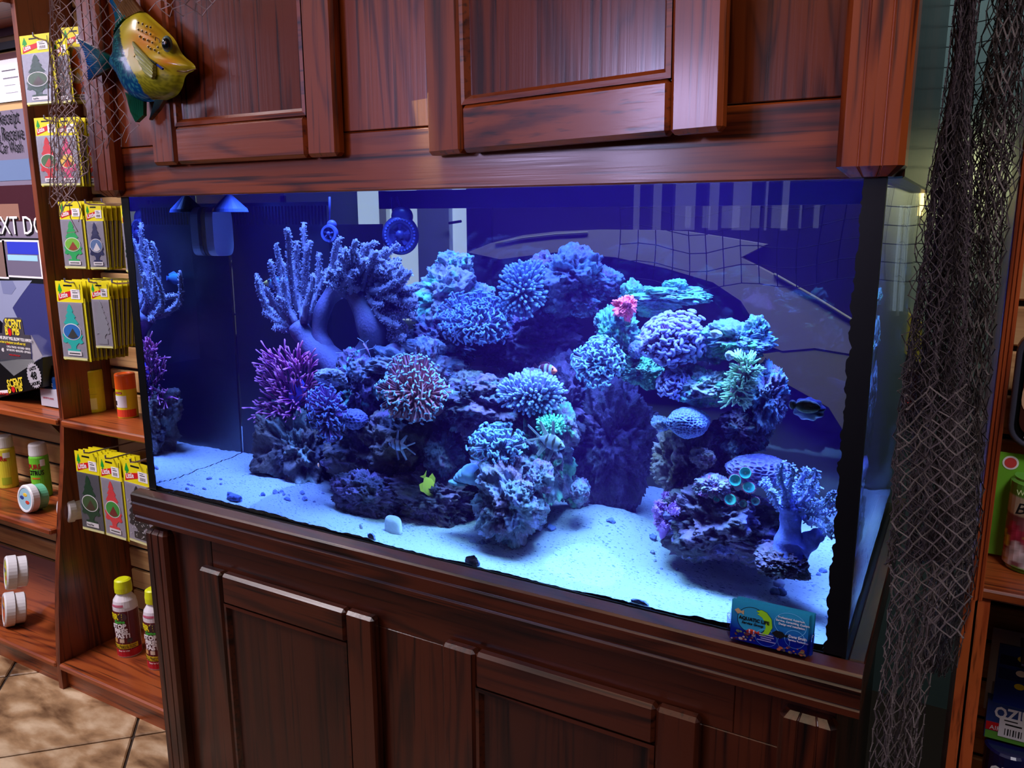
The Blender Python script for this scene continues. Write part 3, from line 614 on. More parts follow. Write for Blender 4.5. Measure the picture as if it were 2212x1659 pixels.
# green star polyps running down the right pile
star = []
for i in range(4):
    b = rnd.uniform(.003, .008); mb = MB().tube([(0, 0, 0), (b*.3, 0, .006), (b, 0, .013)], [.0014, .0014, .0009], 5, c=(0.25, 0.50, 0.25), c2=(0.70, 1.0, 0.60)); star.append(proto(mb, 'polyp'))
s_ = WS(1598, 830, .18); pth = [(1604, 782), (1612, 800), (1600, 822), (1594, 845), (1588, 868)]; rad = [24, 30, 27, 27, 25]
C0 = W(1594, 890, .19); th = thing('star_polyp_colony', 'bright mint green polyp colony hanging down the right pile', 'coral', tuple(C0))
P = np.array([W(x, y, .20) for x, y in pth]); MB().tube(P, [r*s_*0.7 for r in rad], 12, c=(0.28, 0.12, 0.2)).build('mat', soft_m, th, smooth=True)
pts = []; nr = []
for k in range(290):
    t = rnd.random()*3.999; i = int(t); f = t-i; c = P[i]*(1-f)+P[i+1]*f; r = (rad[i]*(1-f)+rad[i+1]*f)*s_*0.72
    a_ = rnd.uniform(-2.3, 2.3); n = np.array([sin(a_)*0.95+0.1, -cos(a_), 0.15-0.5*(t > 3)*rnd.random()+0.6*(t < .8)]); n /= np.linalg.norm(n); pts.append(c+n*r*0.8); nr.append(n+np.array([0, 0, -0.25 if t > 1.5 else .2]))
scatter(th, star, pts, nr, 0.8+0.4*rng.random(290), 'polyp', 0.3)
# purple bubble-tip anemone
an = []
for i in range(5):
    b = rnd.uniform(.004, .014); L = rnd.uniform(.03, .042)
    P = np.array([(0, 0, 0), (b*.15, 0, L*.35), (b*.5, b*.2, L*.7), (b, b*.3, L*.93), (b*1.05, b*.3, L)])
    mb = MB().tube(P, [.0017, .0015, .0012, .0017, .0009], 6, c=(0.14, 0.01, 0.08), c2=(0.38, 0.03, 0.16)); mb.C[-1][18:] = (0.95, 0.25, 0.4); an.append(proto(mb, 'tentacle'))
th = thing('sea_anemone', 'magenta anemone with long pink-tipped tentacles at the left of the reef', 'anemone', tuple(W(640, 930, .28)))
MB().tube([W(665, 925, .29), W(655, 900, .29), W(648, 860, .28), W(640, 820, .28)], [.010, .016, .026, .012], 14, c=(0.05, 0.05, 0.35), c2=(0.12, 0.08, 0.5)).build('column', soft_m, th, smooth=True)
pts = []; nr = []; s_ = WS(630, 850, .26)
for k in range(280):
    x = rnd.gauss(0, 1)*28; y = rnd.uniform(-70, 62); wv = 34 if y < 30 else 44
    x = max(-wv-8, min(wv+6, x)); xx = 628+x-(12 if y > 30 else 0); c = W(xx, 845+y, .255+0.02*rnd.random())
    pts.append(c); n = np.array([x/wv*0.8, -0.55+rnd.uniform(-.3, .2), 0.75 if y < 20 else 0.15]); nr.append(n/np.linalg.norm(n))
scatter(th, an, pts, nr, 0.7+0.5*rng.random(280), 'tentacle', 0.3)

# ---- branching soft corals with fuzzy fingers
fuzz = []
def finger_coral(label, stalks, fingers, Y, c_st, c_f, c_p, seed, npol=70, rf=7.5, loc=None, name='finger_leather_coral', prad=0.0011, plen=0.0034):
    """stalks: lists of (px, py, dY, radius px); fingers: (start px,py, end px,py, bow)"""
    s = WS(fingers[0][0], fingers[0][1], Y); th = thing(name, label, 'coral', tuple(W(*loc, Y)))
    for st in stalks:
        P = np.array([W(a_, b_, Y+d) for a_, b_, d, r in st]); R = np.array([r*s for *_, r in st])
        t = np.linspace(0, 1, len(P)); tt = np.linspace(0, 1, 16)
        P = np.stack([np.interp(tt, t, P[:, k]) for k in range(3)], 1); R = np.interp(tt, t, R)
        for _ in range(2): P[1:-1] = (P[:-2]+2*P[1:-1]+P[2:])/4
        MB().tube(P, R*(1+0.08*np.sin(tt*17+seed)), 16, c=c_st, c2=np.array(c_st)*0.8+np.array(c_f)*0.2).build('stalk', soft_m, th, smooth=True)
    pol = MB(); r_ = random.Random(seed); V3 = []; F3 = []
    for (x0, y0, x1, y1, bow, *rest) in fingers:
        rr = rest[0] if rest else rf; dy0 = r_.uniform(-.012, .03); dy1 = r_.uniform(-.045, .03)
        A = W(x0, y0, Y+dy0); Bp = W(x1, y1, Y+dy1); tt = np.linspace(0, 1, 12)[:, None]
        mid = (A+Bp)/2; d = Bp-A; L = np.linalg.norm(d); sd = np.cross(d/L, [0.49, 0.87, 0]); 
        P = A*(1-tt)+Bp*tt+sd*(np.sin(tt*pi)*bow*L)+0.003*vnoise(np.stack([tt[:, 0]*6, np.full(12, x1*0.37), np.full(12, y1*0.21+seed)], 1)).reshape(-1, 1)*np.array([1, .5, .3])
        R = rr*s*(1.0-0.42*tt[:, 0])*(1+0.10*np.sin(tt[:, 0]*19+x0)); R[-1] *= 0.55
        MB().tube(P, R, 8, c=np.array(c_st)*0.5+np.array(c_f)*0.5, c2=c_f).build('finger', soft_m, th, smooth=True)
        n = int(npol*L/0.08)
        for k in range(n):
            t = 0.12+0.88*(r_.random()**0.8); q = P[min(int(t*11), 10)]*(1-(t*11 % 1))+P[min(int(t*11)+1, 11)]*(t*11 % 1)
            v = np.array([r_.gauss(0, 1), r_.gauss(0, 1), r_.gauss(0, 1)+.3]); v -= (v@d)/L/L*d*0.9; v /= np.linalg.norm(v)
            b0 = q+v*np.interp(t, tt[:, 0], R)*0.8; a1, a2 = frame_of(v); h_ = plen*r_.uniform(.6, 1.4); tip = b0+v*h_
            V3 += [b0+a1*prad*.5, b0-a1*prad*.3+a2*prad*.5, b0-a1*prad*.3-a2*prad*.5, tip+a1*prad, tip-a1*prad*.6+a2*prad, tip-a1*prad*.6-a2*prad, tip+v*prad]
            m_ = len(V3)-7; F3 += [(m_, m_+1, m_+4, m_+3), (m_+1, m_+2, m_+5, m_+4), (m_+2, m_, m_+3, m_+5), (m_+3, m_+4, m_+6), (m_+4, m_+5, m_+6), (m_+5, m_+3, m_+6)]
    pol.add(V3, F3, c_p); o = pol.build('polyp_fuzz', tent_m, th); tag(o, kind='stuff'); return th
LF = [(640, 705, 552, 590, .25), (625, 700, 560, 650, -.2), (590, 690, 551, 600, .1, 5), (640, 690, 598, 525, .12), (645, 690, 622, 492, .08), (655, 690, 655, 480, -.06), (650, 700, 668, 520, .05), (655, 700, 640, 545, .1), (630, 700, 585, 560, .12), (636, 700, 572, 620, .2), (625, 712, 590, 707, .2), (660, 700, 690, 545, -.1),
      (640, 700, 610, 600, .1), (650, 690, 630, 590, 0), (650, 705, 600, 640, .1), (645, 690, 642, 520, .03), (665, 690, 700, 600, .0), (630, 705, 566, 672, .1, 6), (640, 700, 605, 555, .06), (655, 690, 675, 590, -.05)]
RB = []
for k in range(46):
    a_ = radians(-175+k*(215/46)); r1 = rnd.uniform(70, 110); cx_, cy_ = 780, 625
    x1 = cx_+cos(a_)*r1*(1.05 if cos(a_) > 0 else .8); y1 = cy_+sin(a_)*r1*(1.0 if sin(a_) < 0 else 1.25)
    if y1 > 660 and x1 < 810: continue
    RB.append((cx_+cos(a_)*20+rnd.uniform(-22, 22), cy_+sin(a_)*20+rnd.uniform(-18, 18), x1, y1, rnd.uniform(-.25, .25), rnd.uniform(6, 9)))
RB += [(800, 640, 868, 560, .2), (820, 640, 888, 590, .2), (820, 660, 890, 640, .2), (830, 690, 895, 690, .2), (840, 720, 880, 745, .2), (850, 660, 900, 650, 0), (800, 610, 862, 525, .1, 7), (720, 600, 735, 512, .1), (745, 600, 770, 520, 0), (760, 600, 800, 525, 0), (780, 600, 840, 535, 0), (830, 700, 868, 775, .1), (845, 700, 905, 660, .1)]
for k in range(40):
    x0, y0 = rnd.uniform(735, 835), rnd.uniform(585, 690)
    if x0 < 775 and y0 > 640: continue
    a_ = radians(rnd.uniform(-60, 50)) if x0 > 790 else radians(rnd.uniform(-140, -20)); L_ = rnd.uniform(45, 85)
    RB.append((x0, y0, x0+cos(a_)*L_, y0+sin(a_)*L_*.9+12, rnd.uniform(-.3, .3), rnd.uniform(6, 8.5)))
finger_coral('large pale violet finger leather coral with a hole through its forked stalk', [
    [(752, 838, .02, 30), (735, 800, .0, 36), (690, 762, 0, 28), (655, 725, 0, 22), (640, 700, 0, 18)],
    [(750, 820, .02, 34), (795, 785, .01, 32), (815, 730, 0, 30), (800, 690, 0, 28), (775, 640, .01, 24), (765, 610, .02, 22)],
    [(712, 770, 0, 20), (688, 730, 0, 17), (692, 680, 0, 15), (712, 640, .01, 16), (740, 615, .02, 18)]],
    LF+RB, 0.305, (0.045, 0.03, 0.07), (0.20, 0.16, 0.20), (0.62, 0.58, 0.62), 5, loc=(750, 850), npol=95)
RF = [(1690, 1100, 1655, 1030, .1), (1695, 1090, 1685, 1000, 0), (1705, 1090, 1715, 1005, 0), (1715, 1090, 1740, 1010, 0), (1722, 1095, 1765, 1015, -.05), (1725, 1100, 1770, 1050, 0), (1730, 1105, 1800, 1065, -.1), (1730, 1110, 1805, 1085, .1), (1735, 1115, 1800, 1105, 0), (1690, 1100, 1645, 1040, -.1), (1700, 1090, 1700, 1040, 0), (1735, 1120, 1790, 1130, .1), (1700, 1100, 1725, 1045, 0), (1740, 1125, 1802, 1150, .1), (1715, 1100, 1750, 1060, 0), (1745, 1130, 1795, 1165, .2), (1695, 1110, 1665, 1060, .1)]
finger_coral('pale finger coral with a blue violet foot in the front right corner of the tank', [[(1700, 1200, 0, 44), (1705, 1170, 0, 34), (1708, 1130, 0, 24), (1705, 1095, 0, 26)], [(1725, 1185, 0, 30), (1760, 1160, .01, 20), (1775, 1150, .02, 14)], [(1690, 1190, 0, 26), (1668, 1205, -.005, 16), (1655, 1210, -.01, 8)]],
    RF, 0.12, (0.22, 0.22, 0.80), (0.34, 0.30, 0.62), (0.60, 0.66, 0.90), 8, loc=(1705, 1215), npol=130, rf=8)
XF = [(1440, 1120, 1440+cos(radians(a_))*rnd.uniform(22, 40), 1112+sin(radians(a_))*rnd.uniform(24, 50), rnd.uniform(-.2, .2), 6) for a_ in range(0, 360, 17)]
finger_coral('small mauve pink bushy soft coral on the sand left of the zoanthid discs', [[(1440, 1165, 0, 14), (1438, 1135, 0, 18), (1440, 1110, 0, 16)]], XF, 0.17, (0.36, 0.12, 0.5), (0.50, 0.18, 0.56), (0.66, 0.30, 0.72), 12, loc=(1440, 1170), npol=150, name='bushy_soft_coral')
# green zoanthid discs
zo = [(1610, 1022, 15, 8), (1588, 1038, 15, 11), (1617, 1055, 15, 13), (1577, 1081, 15, 16), (1547, 1080, 8, 15), (1604, 1088, 10, 8), (1630, 1083, 11, 10)]
for i, (x, y, a_, b_) in enumerate(zo):
    Y = .145; s = WS(x, y, Y); C = W(x, y, Y); R_ = a_*s*0.95; th = thing('zoanthid', ['topmost green disc zoanthid of the cluster, seen nearly edge on', 'green disc zoanthid just below the topmost one', 'green disc zoanthid right of centre with a dark rim', 'largest round green disc zoanthid with a pale mouth', 'leftmost narrow green disc zoanthid', 'small dim green zoanthid below the cluster centre', 'rightmost shaded zoanthid of the cluster'][i], 'coral', tuple(C+np.array([0, .02, -.012])), 'green disc zoanthids on the low right rock')
    n = Vector((0.25+0.2*(i-3)*0.2, -0.8, 0.25 if b_ < 12 else 0.6)).normalized(); Q = np.array(n.to_track_quat('Z', 'X').to_matrix())
    dim = 1 if i < 5 else .35  # the last two discs have their shade put into the colour
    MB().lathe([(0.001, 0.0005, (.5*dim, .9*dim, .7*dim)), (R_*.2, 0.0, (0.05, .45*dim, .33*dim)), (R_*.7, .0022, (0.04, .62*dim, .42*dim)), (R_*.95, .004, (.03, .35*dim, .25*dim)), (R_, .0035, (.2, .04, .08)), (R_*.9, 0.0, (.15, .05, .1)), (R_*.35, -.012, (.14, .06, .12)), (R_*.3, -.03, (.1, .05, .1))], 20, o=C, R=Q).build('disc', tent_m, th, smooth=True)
    mb = MB()
    for k in range(30):
        an_ = 2*pi*k/30; d = Q@np.array([cos(an_), sin(an_), .25]); b0 = C+Q@np.array([cos(an_)*R_*.95, sin(an_)*R_*.95, .003]); mb.tube([b0, b0+d*R_*.25], [.0006, .0002], 4, c=(.25, .04, .08))
    tag(mb.build('fringe', tent_m, th), kind='stuff')
# ================================================================ FISH AND SMALL THINGS IN THE TANK
fish_m = vcol('fish skin', rough=0.35, spec=0.6)
def fish(label, px, py, Y, L, yaw, outline, fins, colf, name='fish', th_=0.16, roll=0.0, pitch=0.0, cat='fish', eye=(0.36, 0.07), eyer=0.035):
    """outline: (s, top, bottom) along the body, snout at s=+0.5; unit length, local x forward, z up"""
    C = W(px, py, Y); t = thing(name, label, cat, tuple(C)); k = 14; V = []; Cc = []
    ss = np.linspace(outline[0][0], outline[-1][0], 26); tp = np.interp(ss, [o[0] for o in outline], [o[1] for o in outline]); bt = np.interp(ss, [o[0] for o in outline], [o[2] for o in outline])
    R = np.array(Matrix.Rotation(yaw, 3, 'Z') @ Matrix.Rotation(-pitch, 3, 'Y') @ Matrix.Rotation(roll, 3, 'X'))
    for s_, a_, b_ in zip(ss, tp, bt):
        h = (a_-b_)/2; m_ = (a_+b_)/2; wv = min(h*0.9, th_*0.5*math.sqrt(max(0.02, 1-((s_-0.12)/0.5)**2)))
        for j in range(k):
            an_ = 2*pi*j/k; V.append((s_, wv*sin(an_), m_+h*cos(an_))); Cc.append(colf(s_, m_+h*cos(an_)))
    n = len(ss); F = [(i*k+j, i*k+(j+1) % k, (i+1)*k+(j+1) % k, (i+1)*k+j) for i in range(n-1) for j in range(k)]+[tuple(range(k))[::-1], tuple(range((n-1)*k, n*k))]
    MB().add(np.array(V)*L@R.T+C, F, np.array(Cc)).build('body', fish_m, t, smooth=True)
    for nm, poly, c in fins:
        mb = MB(); q = len(poly); Vf = []
        for yy in (-0.006, 0.006): Vf += [(x, yy, z) for x, z in poly]
        Ff = [tuple(range(q))[::-1], tuple(range(q, 2*q))]+[(i, (i+1) % q, q+(i+1) % q, q+i) for i in range(q)]
        cc = np.array([c if not callable(c) else c(x, z) for x, z in poly]*2)
        mb.add(np.array(Vf)*L@R.T+C, Ff, cc).build(nm, fish_m, t)
    for sg in (-1, 1):
        yy = sg*th_*0.36; c_ = np.array([eye[0], yy, eye[1]])*L@R.T+C; Vs, Fs = ico(2); MB().add(Vs*eyer*L+c_, Fs, (0.01, 0.01, 0.01)).build('eye', fish_m, t, smooth=True)
    return t
W_ = (0.85, 0.9, 0.95); BK = (0.015, 0.01, 0.02)
def clown(s_, z):
    if abs(s_-0.24) < 0.05 or abs(s_-0.02) < 0.04 or abs(s_+0.28) < 0.03: return W_
    return (0.75, 0.12, 0.03) if s_ > 0.3 or z < -0.06 else (0.10, 0.02, 0.03)
ob = [(-0.42, .04, -.04), (-0.36, .06, -.06), (-0.2, .15, -.14), (0.05, .20, -.19), (0.25, .18, -.16), (0.42, .09, -.08), (0.5, .02, -.02)]
fish('dark clownfish with white bands swimming between the two reef piles', 1180, 798, .28, .050, -0.45, ob,
     [('tail', [(-.40, .03), (-.55, .14), (-.62, .08), (-.62, -.08), (-.55, -.14), (-.40, -.03)], (0.08, .02, .03)), ('dorsal_fin', [(.2, .17), (.1, .25), (-.1, .25), (-.3, .18), (-.32, .09), (0, .18)], (0.1, .02, .03)), ('anal_fin', [(0, -.17), (-.05, -.27), (-.22, -.26), (-.28, -.1)], (0.3, .05, .02)), ('pelvic_fin', [(.15, -.15), (.12, -.32), (.04, -.3), (.04, -.16)], (.1, .02, .02))], clown, name='clownfish')
fish('tiny orange and white fish peeking out low on the left pile', 688, 1005, .17, .020, 2.2, ob, [('tail', [(-.40, .03), (-.58, .14), (-.58, -.14), (-.40, -.03)], (0.9, .25, .05))], lambda s_, z: W_ if abs(s_-.1) < .1 else (0.9, .25, .05), name='clownfish')
def banded(s_, z):
    for c_, w_ in ((0.33, .03), (0.12, .04), (-0.12, .04)):
        if abs(s_-c_-0.1*z) < w_: return BK
    return (0.55, 0.62, 0.80)
bo = [(-0.40, .05, -.05), (-0.28, .10, -.10), (-0.1, .22, -.2), (0.12, .25, -.22), (0.3, .18, -.15), (0.42, .08, -.07), (0.48, .02, -.02)]
def bfin(x, z): return W_ if int((x+z)*14) % 2 else (0.12, .12, .22)
bf = [('dorsal_fin', [(.1, .24), (0.02, .62), (-.06, .60), (-.02, .22)], bfin), ('second_dorsal_fin', [(-.1, .18), (-.42, .48), (-.5, .46), (-.24, .1)], bfin), ('tail_lobe', [(-.38, .05), (-.85, .26), (-.86, .2), (-.42, .0)], bfin), ('tail_lobe', [(-.38, -.05), (-.85, -.26), (-.86, -.2), (-.42, .0)], bfin), ('anal_fin', [(-.1, -.18), (-.36, -.55), (-.44, -.5), (-.24, -.1)], bfin), ('pelvic_fin', [(.14, -.2), (.02, -.6), (-.06, -.56), (.02, -.2)], bfin)]
fish('striped long-finned cardinalfish in front of the dark centre of the left pile, facing left', 860, 962, .12, .042, pi-0.1, bo, bf, banded, name='cardinalfish', roll=0.0, th_=.14)
fish('larger striped cardinalfish facing right in front of the green polyp coral', 1190, 955, .09, .052, -0.25, bo, bf, banded, name='cardinalfish', pitch=-0.15, th_=.14)
ty = [(-0.42, .05, -.05), (-0.2, .27, -.25), (0.05, .33, -.3), (0.25, .2, -.2), (0.4, .06, -.08), (0.52, .015, -.03)]
fish('small yellow tang fish low in the shade by the front rock tower', 926, 1052, .15, .046, 1.15, ty, [('tail', [(-.40, .04), (-.6, .2), (-.52, 0), (-.6, -.2), (-.40, -.04)], (.55, .5, .03)), ('dorsal_fin', [(.2, .2), (-.1, .44), (-.35, .4), (-.3, .12)], (.55, .5, .03)), ('anal_fin', [(.1, -.25), (-.1, -.42), (-.35, -.36), (-.3, -.12)], (.55, .5, .03))], lambda s_, z: (.62, .55, .04), name='tang', pitch=-1.1, eye=(.3, .06), th_=.1)
# snail on the front glass
C = W(1742, 885, .012); s_ = WS(1742, 885, .012)
t = thing('snail', 'dark blue snail clinging to the front glass with its white foot showing', 'snail', tuple(C))
V, F = ico(4); a_ = np.arctan2(V[:, 2], V[:, 0]); rr = 1+0.07*np.sin(a_*9)
MB().add(np.stack([V[:, 0]*38*s_*rr, V[:, 1]*.017+.020, V[:, 2]*28*s_*rr], 1)+W(1743, 888, .012)-np.array([0, .004, 0]), F, (0.10, 0.08, 0.28)).build('shell', vcol('snail shell', rough=0.3, bump=.8, bscale=60, vary=.6), t, smooth=True)
MB().add(np.stack([V[:, 0]*29*s_*(1+.12*np.cos(a_)), V[:, 1]*.003, V[:, 2]*17*s_], 1)+W(1742, 878, .006), F, (0.92, 0.90, 0.90)).build('foot', soft_m, t, smooth=True)
MB().add(np.stack([V[:, 0]*9*s_, V[:, 1]*.003, V[:, 2]*12*s_], 1)+W(1712, 874, .006), F, (0.4, 0.36, 0.5)).build('head', soft_m, t, smooth=True)
# big turban snail / shell in front of the tower
C = W(1020, 1030, .12); t = thing('snail', 'banded blue grey turban snail on the left flank of the front rock tower', 'snail', tuple(C)); mb = MB()
for k in range(5):
    r_ = .019*(0.74**k); V, F = ico(3); mb.add(V*np.array([r_*1.05, r_, r_*.9])+C+np.array([-.014*(1-.72**k)/.3*.9, 0, -.004*k+.004]), F, (0.16, 0.25, 0.36))
mb.build('shell', vcol('ridged shell', rough=.35, bump=.6, bscale=40, vary=.5), t, smooth=True)
MB().add(ico(3)[0]*np.array([.016, .010, .005])+C+np.array([-.028, 0, -.014]), ico(3)[1], (0.10, 0.2, 0.24)).build('foot', soft_m, t, smooth=True)
# cleaner shrimp with white feelers
C = W(792, 752, .25); t = thing('shrimp', 'thin cleaner shrimp with long white feelers hanging on the leather coral stalk', 'shrimp', tuple(C))
MB().tube([W(785, 742, .25), W(792, 752, .25), W(798, 765, .25)], [.0014, .0022, .0012], 8, c=(.5, .2, .25)).build('body', fish_m, t, smooth=True)
for pts in ([(792, 752), (770, 758), (745, 762), (725, 762)], [(792, 750), (785, 738), (772, 730)], [(797, 762), (802, 775), (815, 775)], [(792, 750), (790, 740), (796, 735)], [(794, 755), (806, 752), (812, 745)]):
    MB().tube([W(x, y, .245) for x, y in pts], .0005, 4, c=(.75, .75, .85)).build('feeler', fish_m, t)
# shells and rubble
def pebble(px, py, Y, rx, rz, c, label, name='pebble', seed=1, cat='pebble', zc=None, group=None):
    p_ = W(px, py, Y); V, F = ico(4); s = WS(px, py, Y)
    r = 1+0.35*fbm(V*1.4+seed*3.3, 3, 3); P = V*r[:, None]*np.array([rx*s, rx*s*.8, rz*s])+p_
    zb = float(sand_h(np.array([p_[0]]), np.array([p_[1]]))[0]); P[:, 2] += max(0, zb-P[:, 2].min()-0.3*rz*s) if cat == 'pebble' else 0
    return tag(MB().add(P, F, c).build(name, rock_m, None, smooth=True), label, cat, group)
def onsand(px, py):                                   # where the sight line meets the sand
    d0 = W(px, py, 0.0); d1 = W(px, py, 0.6)
    for k in range(400):
        q = d0+(d1-d0)*k/400
        if sand_h(np.array([q[0]]), np.array([q[1]]))[0] >= q[2]: return q
    return d1
for i, (x, y, rx, rz, lab) in enumerate([(507, 1076, 15, 8, 'dark rubble lump on the sand near the left front glass'), (578, 1022, 9, 4, 'flat dark fragment on the sand left of the rock base'), (802, 1160, 8, 7, 'small dark ring-shaped snail shell near the front glass on the left half'), (1019, 1214, 15, 13, 'dark blue stone against the front glass below the rock tower'), (1320, 1124, 10, 7, 'dark chip on the crest of the sand hill'), (1378, 1308, 26, 13, 'large dark stone against the front glass left of the card holder'), (1688, 1278, 13, 12, 'rounded grey shell on the sand behind the card holder'), (1672, 1276, 12, 11, 'dark shell lying beside the rounded grey one'), (1778, 1232, 10, 8, 'grey pebble by the right glass, larger of two'), (1768, 1240, 6, 5, 'grey pebble by the right glass, smaller of two'), (1410, 1160, 9, 7, 'small dark chips on the sand left of the mauve soft coral'), (568, 1068, 5, 4, 'tiny dark chip on the left sand in front of the rock base'), (1190, 1140, 9, 7, 'dark blue chip at the right foot of the rock tower'), (620, 1078, 7, 4, 'small dark grain on the sand below the left rock base')]):
    q = onsand(x, y+rz*.6); s = WS(x, y, q[1]); V, F = ico(3); r = 1+0.4*fbm(V*1.4+i*3.3, 3, 3)
    P = V*r[:, None]*np.array([rx, rx*.7, rz])*s+q+np.array([0, 0, rz*s*.5]); P[:, 1] = np.maximum(P[:, 1], .003)
    tag(MB().add(P, F, (0.10, 0.12, 0.28)).build('pebble', rock_m, None, smooth=True), lab, 'pebble')
for i, (x, y, rx, rz, c, lab) in enumerate([(850, 1135, 18, 20, (.62, .6, .62), 'upright white square-topped shell on the sand in front of the left pile'), (1140, 1127, 9, 9, (.5, .52, .6), 'ribbed white scallop shell at the front foot of the rock tower'), (1682, 1256, 14, 14, (.5, .45, .6), 'pointed cone snail shell on the right sand'), (780, 1160-22, 4, 6, (.5, .5, .55), 'tiny upright white shell chip by the purple rock')]):
    q = onsand(x, y+rz*.8); s = WS(x, y, q[1]); V, F = ico(4)
    if i == 2: V = V*(1-0.75*np.clip(V[:, 2:3], 0, 1))*np.array([1, 1, 1.2])
    if i == 0: V = np.sign(V)*np.abs(V)**.6*(1-.15*V[:, 2:3])
    if i == 1: V = V*(1+.07*np.sin(9*np.arctan2(V[:, 0:1], V[:, 2:3])))
    P = V*np.array([rx, rx*.5, rz])*s+q+np.array([0, 0, rz*s*.8]); tag(MB().add(P, F, c).build('shell', vcol('sea shell', rough=.4, vary=.15, bump=.3, bscale=90), None, smooth=True), lab, 'shell')
for x, y, rx, rz, Y, lab in ((1546, 721, 14, 10, .20, 'bright white oval shell piece on the rock right of the large lilac coral'), (1576, 768, 10, 12, .19, 'small white shell above the green star polyps')):
    V, F = ico(4); s = WS(x, y, Y); tag(MB().add(V*(1+.2*fbm(V*2, 2, 2))[:, None]*np.array([rx*s, .008, rz*s])+W(x, y, Y), F, (.85, .9, .85)).build('shell', rock_m, None, smooth=True), lab, 'shell')
rub = MB()
for k in range(46):                                                     # fine rubble at the foot of the piles
    x, y = [(rnd.uniform(1010, 1160), rnd.uniform(1140, 1175)), (rnd.uniform(560, 700), rnd.uniform(1062, 1085)), (rnd.uniform(1400, 1700), rnd.uniform(1180, 1240)), (rnd.uniform(345, 480), rnd.uniform(1020, 1060))][k % 4]
    q = onsand(x, y); V, F = ico(2); r_ = rnd.uniform(.002, .006); rub.add(V*r_*(1+.4*fbm(V+k, 2, 2))[:, None]+q, F, (.2, .2, .34))
tag(rub.build('coral_rubble', rock_m, None), 'fine coral rubble scattered at the foot of the reef piles', 'rubble', kind='stuff')
# powerhead pumps
blp = plain((0.05, 0.05, 0.16), rough=.3)
def pump(px, py, Y, r_px, label, cord):
    C = W(px, py, Y); s = WS(px, py, Y); R_ = r_px*s; t = thing('circulation_pump', label, 'pump', tuple(C))
    n = Vector((0.35, -0.92, 0.05)); Q = np.array(n.to_track_quat('Z', 'Y').to_matrix())
    MB().lathe([(.001, -.02), (R_*.6, -.02), (R_, -.008), (R_*1.02, .0), (R_*.9, .010), (R_*.62, .014), (R_*.58, .010), (R_*.25, .008), (R_*.22, .016), (.001, .018)], 36, o=C, R=Q).build('housing', blp, t, smooth=True)
    mb = MB()
    for k in range(30):
        a_ = 2*pi*k/30; d = Q@np.array([cos(a_), sin(a_), 0]); c0 = C+d*R_*.8+np.array(n)*.0125; mb.lathe([(.0009, 0), (.0022, 0), (.0022, .0015), (.0009, .0015)], 8, o=c0, R=Q)
    MB_ = mb.build('grille_ring', plain((.16, .18, .45), rough=.3), t)
    pr = MB()
    for k in range(5):
        a_ = 2*pi*k/5+.3; d = Q@np.array([cos(a_), sin(a_), 0]); e_ = Q@np.array([-sin(a_), cos(a_), 0]); c0 = C+np.array(n)*.013
        pr.add([c0+d*R_*.1, c0+d*R_*.55+e_*R_*.12, c0+d*R_*.58-e_*R_*.12+np.array(n)*.004, c0+d*R_*.12-e_*.003], [(0, 1, 2, 3)])
    pr.build('impeller', plain((.03, .03, .12), rough=.3), t)
    V, F = ico(4); MB().add(V*np.array([R_*.62, R_*.5, R_*.55])+C+np.array([0, .01, R_*.95]), F).build('motor_cap', blp, t, smooth=True)
    for c_ in cord: MB().tube([W(a_, b_, Y+.02) for a_, b_ in c_], .0022, 8).build('cord', blp, t, smooth=True)
pump(865, 508, .50, 38, 'round dark blue circulation pump in front of the bright back glass', [[(852, 478), (848, 450), (846, 425)], [(872, 470), (866, 450), (856, 425)]])
pump(712, 505, .33, 17, 'small dark circulation pump behind the leather coral', [[(712, 490), (712, 450), (712, 425)]])
# two-part magnet glass cleaner on the left pane
def wat_x0(px, py): return W(px, py, 0.0005, 0)
mg = thing('magnetic_glass_cleaner', 'two-part pale blue magnetic glass cleaner on the left pane', 'cleaner', tuple(wat_x0(457, 540)))
C = wat_x0(458, 500); pad = plain((.92, .92, .92), rough=.4)
def slab(x0, x1, mat, nm, hy=.038, hz=.047):
    n = 20; pts = []
    for k in range(n*2):
        a_ = 2*pi*k/(2*n); pts.append((C[1]+hy*np.sign(cos(a_))*abs(cos(a_))**.45, C[2]+hz*np.sign(sin(a_))*abs(sin(a_))**.45))
    MB().prism(pts, 0, x0, x1).build(nm, mat, mg)
slab(.001, .010, black, 'felt_pad'); slab(.010, .030, pad, 'handle_block'); 
# nozzles hanging from the rim
def cone(px, py, Y, label):
    C = W(px, py, Y); s = WS(px, py, Y); t = MB().lathe([(36*s, 0), (34*s, .006), (4*s, .034), (4*s, .07), (0.001, .07)], 24, o=C, c=(.10, .14, .35)).build('return_nozzle', plain((.10, .14, .40), rough=.3), None, smooth=False); tag(t, label, 'nozzle')
cone(497, 458, .30, 'dark cone-shaped water nozzle just above the magnet cleaner')

def wr(s_, z): return (.25, .16, .02) if s_ > .38 else ((.02, .10, .12) if z > 0 else (.03, .07, .2))
fish('slim blue-green wrasse with a yellowish head swimming behind the large leather coral', 612, 612, .352, .085, pi+.5, [(-.45, .04, -.04), (-.3, .07, -.07), (0, .14, -.14), (.25, .13, -.13), (.42, .07, -.06), (.5, .02, -.02)], [('tail', [(-.43, .03), (-.56, .09), (-.56, -.09), (-.43, -.03)], (.1, .2, .7)), ('dorsal_fin', [(.25, .12), (0, .19), (-.35, .11), (-.3, .06)], (.1, .3, .5))], wr, name='wrasse', th_=.12)
